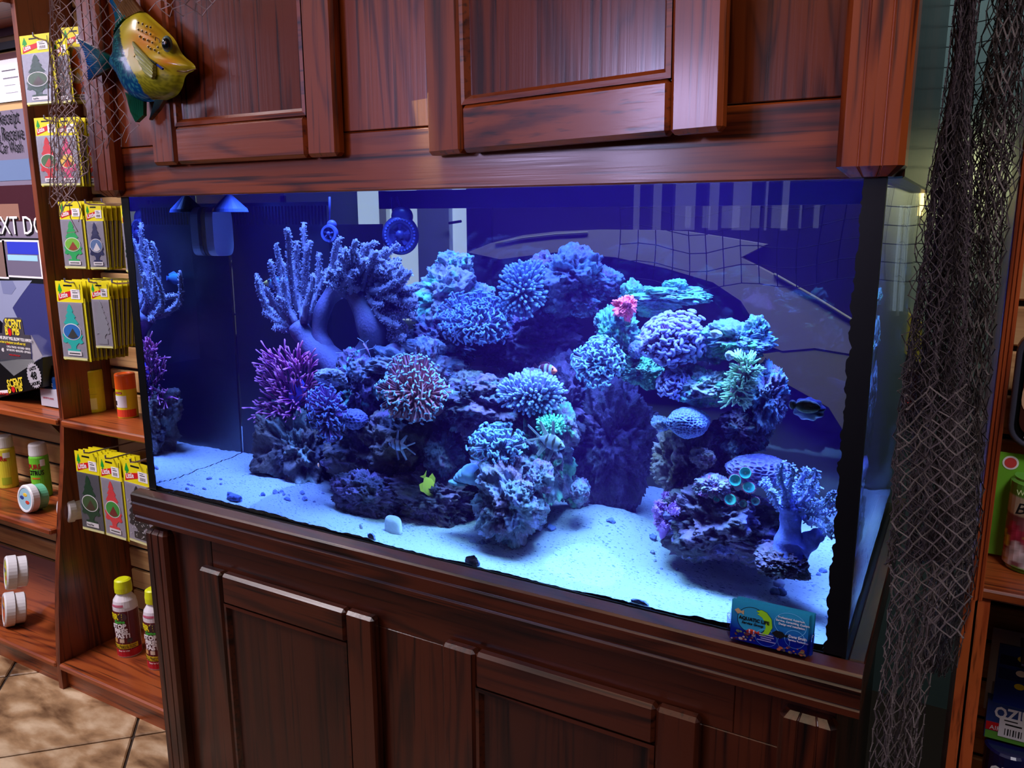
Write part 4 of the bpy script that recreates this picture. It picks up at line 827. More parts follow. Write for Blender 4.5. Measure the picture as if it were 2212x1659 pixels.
# ================================================================ SHELVING, GOODS, SIGNS
def M4(loc, yaw=0.0, tilt=0.0, roll=0.0):
    return Matrix.Translation(Vector(loc)) @ Matrix.Rotation(yaw, 4, 'Z') @ Matrix.Rotation(tilt, 4, 'X') @ Matrix.Rotation(roll, 4, 'Y')
def text(body, size, mat, parent, x, z, y=-0.0012, xs=1.0, align='LEFT', name='lettering', xf=None, slant=0.0, rot=0.0, ext=0.0002, bold=0.0):
    """flat lettering in the local xz plane, read from -y"""
    cu = bpy.data.curves.new(name, 'FONT'); cu.body = body; cu.size = size; cu.align_x = align; cu.extrude = ext; cu.resolution_u = 2; cu.shear = slant; cu.offset = bold
    o = bpy.data.objects.new(name, cu); COL.objects.link(o); bpy.context.view_layer.update()
    me = bpy.data.meshes.new_from_object(o.evaluated_get(bpy.context.evaluated_depsgraph_get())); bpy.data.objects.remove(o)
    A = Matrix.Translation((x, y, z)) @ Matrix.Rotation(rot, 4, 'Y') @ Matrix.Diagonal((xs, 1, 1, 1)) @ Matrix.Rotation(pi/2, 4, 'X')
    me.transform((xf or Matrix.Identity(4)) @ A); me.materials.clear(); me.materials.append(mat)
    o = bpy.data.objects.new(name, me); COL.objects.link(o)
    if parent is not None: o.parent = parent
    return o
def flat(poly, z0, mat, parent, name, t=0.0004, xf=None):       # a thin printed shape in local xz, front face at y = -z0
    n = len(poly); V = [Vector((x, -z0+t, z)) for x, z in poly]+[Vector((x, -z0, z)) for x, z in poly]
    if xf is not None: V = [xf @ v for v in V]
    me = bpy.data.meshes.new(name); me.from_pydata([v[:] for v in V], [], [tuple(range(n, 2*n)), tuple(range(n))[::-1]]+[(i, (i+1) % n, n+(i+1) % n, n+i) for i in range(n)])
    me.materials.append(mat); o = bpy.data.objects.new(name, me); COL.objects.link(o); o.parent = parent; return o
def rect(x0, z0, x1, z1): return [(x0, z0), (x1, z0), (x1, z1), (x0, z1)]
def circ(cx, cz, rx, rz=None, n=24): return [(cx+rx*cos(2*pi*k/n), cz+(rz or rx)*sin(2*pi*k/n)) for k in range(n)]
ow = wood('shelf wood grain along', 0, lin(58, 20, 8), lin(120, 50, 20), lin(150, 72, 30), rough=0.4, coat=.2, seed=7)
owz = wood('shelf wood grain upright', 2, lin(40, 14, 7), lin(92, 36, 16), lin(118, 54, 24), rough=0.4, coat=.2, seed=8)
unit = thing('display_shelf', 'orange brown wooden display shelving unit left of the aquarium', 'shelf', (-0.9, 0.45, 0))
def gable_poly(f=0.0): return [(0.4925, 0.0), (0.4925, 2.2), (0.31, 2.2), (0.31, 0.757), (0.297, 0.64), (0.272, 0.50), (0.250, 0.36), (0.232, 0.22), (0.219, 0.08), (0.219, 0.0)]
MB().prism(gable_poly(), 0, -0.800, -0.782).build('side_panel', owz, unit)
MB().box((-0.7818, 0.30, 0.735), (-0.024, YB-.001, 0.755), bev=0.004).build('shelf_board', ow, unit)
MB().box((-1.9, 0.30, 0.735), (-0.8002, YB-.001, 0.755), bev=0.004).build('shelf_board', ow, unit)
MB().box((-1.9, 0.246, 0.440), (-0.8002, YB-.001, 0.458), bev=0.004).build('shelf_board', ow, unit)
MB().box((-1.9, 0.214, 0.062), (-0.8002, YB-.001, 0.080), bev=0.004).build('shelf_board', ow, unit)
MB().box((-0.7818, 0.214, 0.062), (-0.024, YB-.001, 0.080), bev=0.004).build('shelf_board', ow, unit)
MB().box((-1.9, 0.236, 0.0), (-0.8002, 0.25, 0.0615)).build('kick_board', ow, unit)
MB().box((-0.7818, 0.236, 0.0), (-0.024, 0.25, 0.0615)).build('kick_board', ow, unit)
MB().box((-1.9, 0.29, 1.80), (-0.8002, YB-.001, 1.83), bev=.003).build('shelf_board', ow, unit)
# slanted wedge block low in the left bay
MB().prism([(YB-.001, 0.20), (0.36, 0.081), (YB-.001, 0.081)], 0, -1.9, -0.8006).build('sloping_back', ow, unit)
for x in (-0.925,):
    MB().prism([(0.455, 0.73), (0.34, 0.73), (0.435, 0.60), (0.455, 0.56)], 0, x-.008, x+.008).build('shelf_bracket', rgb(96, 70, 50, rough=.4), unit)
YEL = rgb(222, 208, 20, rough=.4); YE2 = rgb(196, 184, 16, rough=.5); RED = rgb(200, 24, 30, rough=.4); WHI = rgb(226, 222, 226, rough=.5); BLKP = rgb(14, 14, 16, rough=.4); GRNP = rgb(20, 150, 50, rough=.4)
bag = plain(lin(150, 146, 160), rough=.16, coat=.6); 
clr, nt, p = newmat('clear plastic film'); nt.nodes.remove(p); tr = nt.nodes.new('ShaderNodeBsdfTransparent'); g1 = nt.nodes.new('ShaderNodeBsdfGlossy'); g1.inputs['Roughness'].default_value = .12; mx = nt.nodes.new('ShaderNodeMixShader'); 
n_ = nt.nodes.new('ShaderNodeTexNoise'); n_.inputs['Scale'].default_value = 40; bb = nt.nodes.new('ShaderNodeBump'); bb.inputs['Strength'].default_value = .35; bb.inputs['Distance'].default_value = .002; nt.links.new(n_.outputs[0], bb.inputs['Height']); nt.links.new(bb.outputs[0], g1.inputs['Normal']); fz = schlick(nt, .05, bb.outputs[0])
nt.links.new(fz.outputs[0], mx.inputs[0]); nt.links.new(tr.outputs[0], mx.inputs[1]); nt.links.new(g1.outputs[0], mx.inputs[2]); nt.links.new(mx.outputs[0], nt.nodes['Material Output'].inputs[0])
TREE = [(.5, 1.0), (.57, .96), (.66, .86), (.60, .85), (.76, .745), (.68, .735), (.87, .62), (.77, .61), (.95, .50), (.87, .46), (1.0, .39), (.92, .33), (1.0, .26), (.87, .23), (.78, .25), (.64, .19), (.62, .13), (.80, .12), (.80, 0)]
TREE = TREE+[(1-x, z) for x, z in reversed(TREE[1:])]
def tree_poly(x0, z0, w_, h_): return [(x0+x*w_, z0+z*h_) for x, z in TREE]
def barcode(parent, x, z, w_, h_, y=0.0022, xf=None):
    flat(rect(x, z, x+w_, z+h_), y, WHI, parent, 'price_sticker', xf=xf)
    mb = MB()
    for k in range(7):
        a_ = x+w_*(.2+.09*k); mb.box((a_, -y-.0002, z+h_*.12), (a_+w_*(.03+.02*(k % 2)), -y-.0001, z+h_*.45))
    mb.box((x+w_*.2, -y-.0002, z+h_*.62), (x+w_*.75, -y-.0001, z+h_*.70)); mb.box((x+w_*.15, -y-.0002, z+h_*.82), (x+w_*.6, -y-.0001, z+h_*.88))
    V = np.concatenate(mb.V)
    if xf is not None: mb.V = [np.array([(xf @ Vector(v))[:] for v in V])]
    o = mb.build('bar_lines', BLKP, None, origin=(0, 0, 0)); o.location = (0, 0, 0); o.parent = parent
def packet(label, tl, w_px, h_px, y, col, picture, cap, bagm=None, group='tree-shaped air fresheners hanging on pegs', tcol2=None, yaw=0.12, spots=False, peg=True):
    """a carded, bagged tree-shaped freshener; tl is its top left corner in the photograph"""
    A = U(tl[0], tl[1], 1, y); h = A[2]-U(tl[0]+h_px*0.03, tl[1]+h_px, 1, y)[2]; w_ = (U(tl[0]+w_px, tl[1], 1, y)-A)[0]
    t = thing('air_freshener', label, 'air freshener', tuple(A+np.array([w_/2, 0, 0])), group); t.rotation_euler = (0, 0, yaw)
    a_ = -w_/2; b_ = w_/2; hh = h*.26
    flat(rect(a_*1.0, -h, b_*1.08, -hh*.8), 0.0, YE2, t, 'backing_card', t=.0008)
    flat(rect(a_, -hh, b_, 0), 0.0014, YEL, t, 'header_card', t=.0012)
    flat(rect(a_*.95, -h*.965, b_*.9, -hh), 0.0030, bagm or bag, t, 'bag', t=.0026)
    flat([(a_+w_*(.07+.16*x), -hh*.62+hh*.5*z) for x, z in TREE], .0017, GRNP, t, 'logo_tree')
    flat([(a_+w_*.06, -hh*.95), (a_+w_*.08, -hh*.62), (a_+w_*.66, -hh*.42), (a_+w_*.66, -hh*.66)], .0019, RED, t, 'logo_banner')
    text('Little', hh*.34, WHI, t, a_+w_*.11, -hh*.84, y=-.0021, xs=.85, rot=-.18, bold=.0004)
    text('1', hh*.36, BLKP, t, a_+w_*.87, -hh*.38, y=-.0017, xs=.9)
    flat(rect(a_+w_*.3, -hh*.25, a_+w_*.62, -hh*.17), .0017, BLKP, t, 'hang_hole')
    barcode(t, a_+w_*.56, -hh*.84, w_*.34, hh*.46)
    tw = w_*.78
    tr_ = flat([(a_+w_*.08+x*tw, -h*.93+z*(h*.93-hh*1.08)) for x, z in TREE], .0040, col, t, 'tree', t=.0008)
    if picture:
        flat(circ(0-w_*.02, -h*.63, w_*.345, h*.105), .0046, WHI, t, 'picture_rim', t=.0004)
        flat(circ(0-w_*.02, -h*.63, w_*.315, h*.095), .0050, picture[0], t, 'picture', t=.0004)
        flat([(-w_*.2, -h*.70), (w_*.02, -h*.585), (w_*.2, -h*.69), (0, -h*.72)], .0053, picture[1], t, 'picture_motif', t=.0003)
    if cap:
        flat(rect(-w_*.26, -h*.93, w_*.26, -h*.875), .0048, WHI, t, 'name_label'); (text(cap, h*.035, BLKP, t, -w_*.23, -h*.915, y=-.0050, xs=.8) if cap != '~' else flat(rect(-w_*.2, -h*.91, w_*.2, -h*.898), .0050, BLKP, t, 'name_line'))
    if spots:
        mb = MB(); r2 = random.Random(3)
        for k in range(70):
            u, v = r2.uniform(.1, .85), r2.uniform(.02, .85); mb.box((a_+w_*u-.0009, -.0046, -h*.93+v*h*.62-.0009), (a_+w_*u+.0009, -.0041, -h*.93+v*h*.62+.0009))
        o = mb.build('dots', WHI, None, origin=(0, 0, 0)); o.location = (0, 0, 0); o.parent = t
    V = [(a_*.93, -.0058, -h*.955), (b_*.88, -.0058, -h*.955), (b_*.88, -.0058, -hh*1.02), (a_*.93, -.0058, -hh*1.02)]
    flat([(v[0], v[2]) for v in V], .0058, clr, t, 'film', t=.0002)
    flat(rect(a_*.93, -h*.985, b_*.9, -h*.955), .0045, plain(lin(210, 208, 150), rough=.15, coat=.5), t, 'sealed_edge')
    return t, A, w_, h
def stack(front, n, A, w_, h, dy, fan, labels, group):
    for k in range(1, n+1):
        t = thing('air_freshener', ['', 'first', 'second', 'third', 'fourth', 'fifth', 'sixth', 'seventh', 'eighth', 'ninth'][k]+' '+labels, 'air freshener', (A[0]+w_/2+0.002*k, A[1]+dy*k, A[2]+0.001*(k % 2)), group); t.rotation_euler = (-fan*k, 0, 0.05+0.02*(k % 3))
        a_, b_ = -w_/2, w_/2; hh = h*.26
        flat(rect(a_, -h, b_, -hh*.8), 0.0, YE2, t, 'backing_card', t=.001); flat(rect(a_, -hh, b_, 0), .0022, YEL, t, 'header_card', t=.002)
        flat(rect(a_*.95, -h*.965, b_*.9, -hh), .0034, bag, t, 'bag', t=.003)
def peg(px, py, y, name_l):
    a_ = U(px, py, 1, y-.012); MB().tube([a_+np.array([0, 0, .008]), a_, a_+np.array([0, .012, -.004]), np.array([a_[0], YB-.002, a_[2]-.006])], .0022, 8).build('peg_hook', rgb(190, 186, 196, rough=.25, metal=.8), None); o = COL.objects[-1]; tag(o, name_l, 'hook', 'chrome peg hooks in the slatwall')
dgreen = rgb(16, 60, 34); PB = rgb(70, 50, 34); lime = rgb(40, 170, 90); teal = rgb(40, 180, 170); redt = rgb(210, 24, 30); pink = rgb(220, 70, 120); orange = rgb(235, 100, 30); navy = rgb(24, 30, 80)
packet('dark green tree air freshener top left, hanging clear of the net', (48, 80), 56, 152, .295, dgreen, (rgb(60, 90, 50), PB), 'Royal Pine')
packet('black tree air freshener in silver bag behind the net, top row', (112, 88), 36, 140, .31, rgb(40, 32, 36), (rgb(60, 60, 70), PB), '~', yaw=-.1)
packet('orange tree air freshener behind the net, top row', (140, 62), 40, 166, .33, orange, (rgb(240, 170, 60), WHI), '~', yaw=.25)
packet('red tree air freshener half behind the net, second row', (78, 256), 42, 148, .30, redt, (rgb(60, 110, 50), rgb(200, 60, 60)), '~')
_, A, w_, h = packet('pink tree air freshener behind the net, second row', (120, 256), 40, 148, .31, pink, (rgb(230, 190, 60), redt), '~')
stack(None, 4, A, w_, h, .012, .02, 'yellow-edged packet in the stack behind the pink tree air freshener', 'packets stacked behind the pink air freshener')
packet('orange and red tree air freshener at the right of the second row', (167, 258), 34, 146, .34, rgb(220, 70, 40), (rgb(200, 150, 60), rgb(170, 40, 30)), '~')
_, A, w_, h = packet('lime green tree air freshener in the third row under the net tail', (130, 436), 42, 144, .32, lime, (rgb(120, 190, 60), rgb(150, 60, 40)), '~')
stack(None, 6, A, w_, h, .010, .01, 'yellow-edged packet in the stack behind the lime green air freshener', 'packets stacked behind the lime green air freshener')
_, A, w_, h = packet('navy blue tree air freshener in the third row beside the lime green one', (188, 440), 28, 142, .33, navy, (rgb(90, 120, 170), WHI), '~', yaw=.3)
stack(None, 8, A, w_, h, .013, .03, 'yellow-edged packet fanned out behind the navy blue air freshener', 'packets fanned behind the navy blue air freshener')
packet('air freshener packet mostly hidden by the left edge of the aquarium', (263, 444), 30, 144, .36, dgreen, None, '')
_, A, w_, h = packet('turquoise tree air freshener in the fourth row', (124, 606), 48, 168, .29, teal, (rgb(40, 110, 190), rgb(60, 60, 60)), '~')
stack(None, 9, A, w_, h, .013, .012, 'yellow-edged packet in the stack behind the turquoise air freshener', 'packets stacked behind the turquoise air freshener')
_, A, w_, h = packet('crumpled silver air freshener in the fourth row beside the turquoise one', (199, 608), 30, 142, .31, rgb(200, 200, 214, rough=.2, metal=.5), None, '', yaw=.25)
stack(None, 8, A, w_, h, .013, .026, 'yellow-edged packet fanned out behind the crumpled silver air freshener', 'packets fanned behind the silver air freshener')
_, A, w_, h = packet('dark pine green tree air freshener on the left of the lowest row', (163, 972), 46, 166, .29, dgreen, (rgb(60, 90, 50), PB), 'Royal Pine', bagm=rgb(84, 84, 92, rough=.2), yaw=.05)
stack(None, 4, A, w_, h, .012, .0, 'yellow packet stacked behind the dark pine green air freshener, lowest row', 'packets stacked behind the pine green air freshener')
_, A, w_, h = packet('coral red tree air freshener in the middle of the lowest row', (213, 984), 46, 168, .285, rgb(220, 60, 66), (rgb(60, 150, 60), rgb(120, 30, 30)), '~', yaw=.0)
stack(None, 4, A, w_, h, .012, .0, 'yellow packet stacked behind the coral red air freshener', 'packets stacked behind the coral red air freshener')
packet('black and white dotted air freshener beside the aquarium sill, lowest row', (262, 992), 62, 172, .25, rgb(30, 30, 34), None, '', yaw=-.05, spots=True)
for i, (x, y_, yy) in enumerate([(66, 78, .28), (90, 256, .29), (178, 438, .30), (214, 436, .30), (268, 434, .34), (134, 608, .28), (186, 608, .30), (236, 610, .33), (176, 978, .28), (222, 990, .275), (276, 998, .24)]):
    peg(x+6, y_, yy, ['chrome peg hook holding the dark green air freshener in the top row', 'chrome peg hook holding the red air freshener in the second row', 'chrome peg hook just right of the lime green air freshener, third row', 'chrome peg hook above the navy blue air freshener, third row', 'chrome peg hook touching the aquarium edge, third row', 'chrome peg hook holding the turquoise air freshener, fourth row', 'chrome peg hook above the crumpled silver air freshener, fourth row', 'long bare chrome peg hook ending in the white price tag, fourth row', 'chrome peg hook through the pine green air freshener, lowest row', 'chrome peg hook through the coral red air freshener, lowest row', 'chrome peg hook through the dotted air freshener, lowest row'][i])
t = thing('price_tag', 'white price tag hanging from the peg beside the aquarium edge, fourth row', 'tag', tuple(U(283, 611, 1, .425)))
flat(rect(-.008, -.085, .010, 0), 0, WHI, t, 'card'); barcode(t, -.006, -.08, .013, .02, y=.0006)
# spray cans and jars
def can(px, py, zs, r_px, h_px, prof, label, name='spray_can', cat='can', art=None, extra=None):
    A = U(px, py, 2, zs); d = float((A-CP)@_f); mpp = d/FPX; r = r_px*mpp; h = h_px*mpp*1.02; A = A+np.array([-.3*r, r*.9, 0])
    t = thing(name, label, cat, tuple(A)); 
    for nm, pr, mt in prof: MB().lathe([(q[0]*r, q[1]*h) for q in pr], 28, o=A).build(nm, mt, t, smooth=False)
    if art: art(t, r, h)
    return t
def curved(t, r, a0, a1, z0, z1, mat, name, o=1.015, poly=None):
    """a label patch wrapped on a cylinder; angle 0 looks at the viewer"""
    n = 10; V = []; base = -0.95
    for i in range(n+1):
        a_ = base+a0+(a1-a0)*i/n
        V += [(r*o*cos(a_), r*o*sin(a_), z0), (r*o*cos(a_), r*o*sin(a_), z1)]
    me = bpy.data.meshes.new(name); me.from_pydata(V, [], [(2*i, 2*i+2, 2*i+3, 2*i+1) for i in range(n)]); me.materials.append(mat); ob_ = bpy.data.objects.new(name, me); COL.objects.link(ob_); ob_.parent = t
    sm = ob_.modifiers.new('thick', 'SOLIDIFY'); sm.thickness = .0002; return ob_
def ctext(t, body, r, size, a, z, mat, xs=1.0, o=1.03, bold=0.0):
    cu = text(body, size, mat, t, 0, z, y=0, xs=xs, align='CENTER', bold=bold)
    me = cu.data; base = -0.95
    for v in me.vertices:
        th_ = base+a+v.co.x/(r*o); rr = r*o-v.co.y; v.co.x, v.co.y = rr*cos(th_), rr*sin(th_)
    return cu
cy1 = [(.9, 0), (1, .02), (1, .52), (1, .95), (.93, 1.0), (.01, 1.0)]
def artY(t, r, h):
    curved(t, r, -.9, -.1, h*.55, h*.60, rgb(150, 20, 20), 'logo_strip'); ctext(t, 'Little Trees', r, h*.05, -.5, h*.56, WHI, o=1.05); curved(t, r, -1.1, .6, .08*h, h*.35, rgb(235, 236, 150), 'picture'); curved(t, r, -.9, -.3, .2*h, h*.26, rgb(40, 120, 40), 'leaf', o=1.03); curved(t, r, -.7, .7, h*.44, h*.445, rgb(120, 110, 20), 'fine_print')
can(193, 892, .755, 21, 90, [('body', [(.95, 0), (1, .02), (1, .60)], rgb(214, 206, 40, rough=.3)), ('cap', [(1.0, .601), (1.0, .97), (.94, 1.0), (.7, 1.0), (.66, .985), (.01, .985)], rgb(206, 200, 24, rough=.35))], 'yellow spray can with yellow cap on the upper shelf', art=artY)
def artO(t, r, h):
    curved(t, r, -1.2, .3, h*.25, h*.52, rgb(215, 214, 225), 'white_panel'); curved(t, r, -1.2, 1.2, .03*h, h*.2, rgb(210, 60, 30), 'red_panel'); curved(t, r, -.9, -.1, h*.56, h*.61, rgb(170, 20, 20), 'logo_strip'); ctext(t, 'Trees', r, h*.05, -.4, h*.57, WHI, o=1.05); curved(t, r, -1.15, -.8, .3*h, h*.40, BLKP, 'emblem', o=1.03)
can(265, 904, .755, 21, 94, [('body', [(.95, 0), (1, .02), (1, .66)], rgb(220, 206, 30, rough=.3)), ('cap', [(1.0, .661), (1.0, .97), (.94, 1.0), (.7, 1.0), (.66, .985), (.01, .985)], rgb(235, 96, 24, rough=.35))], 'yellow spray can with bright orange cap on the upper shelf', art=artO)
def artC(t, r, h):
    ctext(t, 'PURE', r, h*.13, -.15, h*.55, rgb(170, 20, 30), xs=.8, bold=.0006); ctext(t, 'CITRUS', r, h*.12, -.1, h*.44, BLKP, xs=.75, bold=.0006); curved(t, r, -.6, .35, h*.36, h*.39, rgb(200, 110, 30), 'scent_line', o=1.02); curved(t, r, -.2, .8, h*.08, h*.22, rgb(190, 215, 50), 'fruit'); curved(t, r, 0, .4, h*.2, h*.24, rgb(20, 60, 20), 'leaf', o=1.03); curved(t, r, .5, 1.0, h*.6, h*.72, WHI, 'price_sticker', o=1.04)
can(80, 1076, .458, 19, 116, [('body', [(.95, 0), (1, .02), (1, .75), (.92, .78)], rgb(110, 200, 50, rough=.3)), ('cap', [(.92, .781), (.95, .80), (.9, .97), (.8, 1.0), (.01, 1.0)], rgb(228, 226, 232, rough=.35))], 'green citrus spray can with white cap on the middle left shelf', art=artC)
def artL(t, r, h):
    ctext(t, 'PURE', r, h*.13, -.15, h*.55, rgb(170, 20, 30), xs=.8, bold=.0006); curved(t, r, -.2, .8, h*.08, h*.22, rgb(160, 180, 40), 'fruit'); curved(t, r, 0.2, .9, h*.6, h*.7, WHI, 'price_sticker', o=1.04)
can(6, 1056, .458, 19, 112, [('body', [(.95, 0), (1, .02), (1, .75), (.92, .78)], rgb(215, 205, 60, rough=.3)), ('cap', [(.92, .781), (.95, .80), (.9, .97), (.8, 1.0), (.01, 1.0)], rgb(228, 226, 232, rough=.35))], 'lemon yellow spray can with white cap cut by the left picture edge', art=artL)
def artF(t, r, h):
    curved(t, r, -1.6, 1.6, h*.06, h*.62, rgb(92, 14, 26), 'dark_red_label', o=1.012); curved(t, r, -1.6, 1.6, h*.02, h*.11, rgb(180, 20, 36), 'red_band', o=1.02); curved(t, r, -1.3, 1.1, h*.125, h*.185, rgb(220, 190, 30), 'yellow_band', o=1.03)
    ctext(t, 'A, B, C, Electrical, Grease', r, h*.03, -.1, h*.16, BLKP, o=1.05); ctext(t, 'Kitchen, Office & Home', r, h*.03, -.1, h*.135, BLKP, o=1.05)
    ctext(t, 'Easy to Use', r, h*.03, -.1, h*.09, WHI, o=1.05); curved(t, r, -.9, .2, h*.68, h*.71, rgb(200, 100, 130), 'top_line', o=1.02)
    ctext(t, 'FIRE', r, h*.105, -.55, h*.52, YEL, xs=.9, bold=.0009, o=1.05); ctext(t, 'Gone', r, h*.06, -.25, h*.47, rgb(60, 180, 60), bold=.0005, o=1.05)
    for k, s_ in enumerate(('STOP', 'FIRES', 'FAST!')): ctext(t, s_, r, h*.078, -.35+.12*k, h*(.405-.065*k), WHI, xs=1.0, bold=.0009, o=1.05)
    MB().lathe([(.001, .0008), (r*.36, .0008), (r*.38, .0004), (r*.38, 0)], 20, R=np.array((Vector((cos(-.95), sin(-.95), 0))).to_track_quat('Z', 'Y').to_matrix()), o=np.array(t['_o'])+np.array([cos(-.9)*r*1.03, sin(-.9)*r*1.03, h*.55])).build('seal_badge', rgb(60, 30, 40), t)
    for k in range(3): curved(t, r, -1.0+.62*k, -.6+.62*k, h*.21, h*.26, (rgb(200, 150, 90), rgb(210, 190, 170), rgb(60, 60, 60))[k], 'picture', o=1.03)
for (px, py, hp, lab) in ((266, 1421, 170, 'white and dark red fire extinguishing spray can with yellow trigger cap, fully in view'), (332, 1448, 176, 'fire extinguishing spray can half hidden behind the stand corner')):
    can(px, py, .080, 25, hp, [('body', [(.94, 0), (1, .015), (1, .66), (.9, .74), (.62, .80), (.55, .82)], rgb(214, 208, 218, rough=.25)), ('trigger_cap', [(.56, .821), (.7, .835), (.72, .90), (.66, .985), (.5, 1.0), (.01, 1.0)], rgb(206, 214, 20, rough=.4))], lab, art=artF)
def jar(px, py, r_px, zs, axis, label, rim, lidc, body, L=1.05):
    A = U(px, py, 2, zs); d = float((A-CP)@_f); r = r_px*d/FPX; n = Vector(axis).normalized(); C = A+np.array([0, r*.6, r*1.0]); Q = np.array(n.to_track_quat('Z', 'Y').to_matrix())
    t = thing('gel_jar', label, 'jar', tuple(A))
    MB().lathe([(r*.82, -r*L), (r*.90, -r*L*.93), (r*.90, -r*.3)], 28, o=C, R=Q).build('jar_body', body, t, smooth=False)
    MB().lathe([(r, -r*.32), (r*1.0, r*.12), (r*.93, r*.2), (r*.80, r*.2), (r*.78, r*.17), (.001, r*.17)], 32, o=C, R=Q).build('lid', rim, t, smooth=False)
    MB().lathe([(.001, r*.175), (r*.78, r*.175), (r*.78, r*.165)], 28, o=C, R=Q).build('lid_label', lidc, t)
    for k, (a_, cc) in enumerate(((.35, rgb(200, 60, 40)), (-.5, rgb(40, 60, 140)), (.0, rgb(230, 190, 60)))):
        c0 = C+Q@np.array([a_*r*.8, (-.2+.25*k)*r, r*.18]); V, F = ico(2); MB().add(((V*np.array([r*.26, r*.14, .0008]))@Q.T)+c0, F).build('label_motif', cc, t)
wr = rgb(226, 226, 234, rough=.35)
ax0 = (-.02, -1, .10)
jar(45, 1112, 31, .458, ax0, 'gel jar with white lid and mint green body lying on the middle left shelf', wr, rgb(150, 190, 210), rgb(110, 200, 160, rough=.25))
jar(128, 1136, 30, .458, (-.1, -1, .1), 'white gel jar lying half hidden behind the shelf side panel, middle shelf', wr, rgb(170, 170, 190), wr)
jar(2, 1280, 37, .235, (-.35, -.8, .1), 'upper of two big white jars at the left picture edge, yellow label', wr, rgb(180, 190, 60), wr, L=.9)
jar(-2, 1360, 37, .080, (-.35, -.8, .1), 'lower of two big white jars at the left picture edge, orange label', wr, rgb(190, 110, 60), wr, L=.9)
jar(130, 1312, 30, .200, (-.1, -1, .1), 'white jar with orange label behind the side panel, lowest shelf', wr, rgb(200, 90, 40), wr)
# poster behind the left bay
PX0, PY = -1.9, 0.452
ps = thing('poster', 'large printed poster with black lettering and a silver car behind the left bay', 'poster', (-1.1, PY, 0.76))
o_ = np.array(ps['_o'])
def pp(px, py): q = U(px, py, 1, PY)-o_; return (q[0], q[2])
def quad(x0, y0, x1, y1): a_ = pp(x0, y1); b_ = pp(x1, y0); return rect(a_[0], a_[1], b_[0], b_[1])
PLAC = rgb(128, 118, 140, rough=.12, coat=.8)
flat(rect(-.5, 0.0, -.803-o_[0], pp(0, 240)[1]), .0, PLAC, ps, 'backing_sheet', t=.004)
flat(quad(-80, 398, 90, 478), .001, rgb(70, 34, 44, rough=.15, coat=.8), ps, 'shopfront_picture')
flat(quad(-80, 340, 100, 395), .001, rgb(110, 130, 170, rough=.15, coat=.8), ps, 'sky_band')
flat(quad(-80, 440, 40, 476), .0014, rgb(150, 110, 96, rough=.15, coat=.8), ps, 'table_picture')
flat(quad(-80, 604, 120, 870), .001, rgb(60, 62, 120, rough=.1, coat=.9), ps, 'car_picture')
flat([pp(*q) for q in ((-60, 606), (70, 606), (45, 640), (28, 665), (40, 690), (20, 720), (-60, 720))], .0014, rgb(150, 156, 190, rough=.15, coat=.9), ps, 'car_fender')
flat([pp(*q) for q in ((-60, 690), (-10, 680), (15, 705), (25, 760), (-60, 780))], .0018, rgb(20, 16, 30, rough=.2), ps, 'car_wheel_arch')
flat([pp(*q) for q in ((2, 606), (28, 606), (36, 622), (26, 636), (8, 634))], .0018, rgb(120, 126, 165, rough=.15), ps, 'door_mirror')
flat(quad(-60, 515, 108, 604), .0012, BLKP, ps, 'photo_strip'); flat(quad(15, 519, 87, 598), .0016, WHI, ps, 'photo_border'); flat(quad(19, 523, 82, 594), .002, rgb(104, 96, 120), ps, 'photo_road'); flat(quad(19, 523, 82, 548), .0024, rgb(40, 54, 190), ps, 'photo_sky'); flat(quad(19, 552, 82, 562), .0024, rgb(150, 200, 235), ps, 'photo_glare'); flat(quad(-60, 519, 10, 598), .0016, WHI, ps, 'photo_border'); flat(quad(-60, 523, 6, 594), .002, rgb(120, 96, 90), ps, 'photo_car')
for s_, x, y_, sz, m_ in (('Receipt', -2, 270, .056, BLKP), ('to Receive', -10, 306, .056, BLKP), ('- Car Wash', -6, 332, .046, BLKP), ('NEXT DOOR', -30, 507, .075, BLKP), ('NEXT DOOR', -31, 505, .075, WHI)):
    q = pp(x, y_); text(s_, sz*1.0, m_, ps, q[0], q[1], y=-.003 if m_ is BLKP else -.004, xs=.62 if sz != .075 else .95, bold=.0)
ws = thing('notice_sheet', 'bright white notice sheet above the poster at the left edge', 'sheet', (-1.45, .453, 1.60)); o_ = np.array(ws['_o'])
em = newmat('self-lit paper'); m_ = em[0]; em[2].inputs['Base Color'].default_value = (.9, .88, .92, 1); em[2].inputs['Emission Color'].default_value = (.9, .86, 1, 1); em[2].inputs['Emission Strength'].default_value = .75  # the paper glows by itself in place of light falling on it
def pp(px, py): q = U(px, py, 1, .453)-o_; return (q[0], q[2])
flat(quad(-80, 108, 52, 232), 0, m_, ws, 'sheet', t=.003); flat(quad(-80, 98, 60, 108), .002, BLKP, ws, 'frame_bar')
flat(quad(-80, 122, 52, 132), .001, rgb(190, 130, 130), ws, 'red_strip')
for k in range(5): flat(quad(4+3*k, 151+16*k, 34+(k % 2)*6, 153+16*k), .0012, rgb(150, 145, 160), ws, 'faint_line')
mn = tag(MB().box(U(-80, 95, 1, .450), U(52, -60, 1, .458), bev=0).build('backing_board', rgb(96, 74, 92, rough=.6), None), 'dull mauve board above the bright notice sheet', 'board')
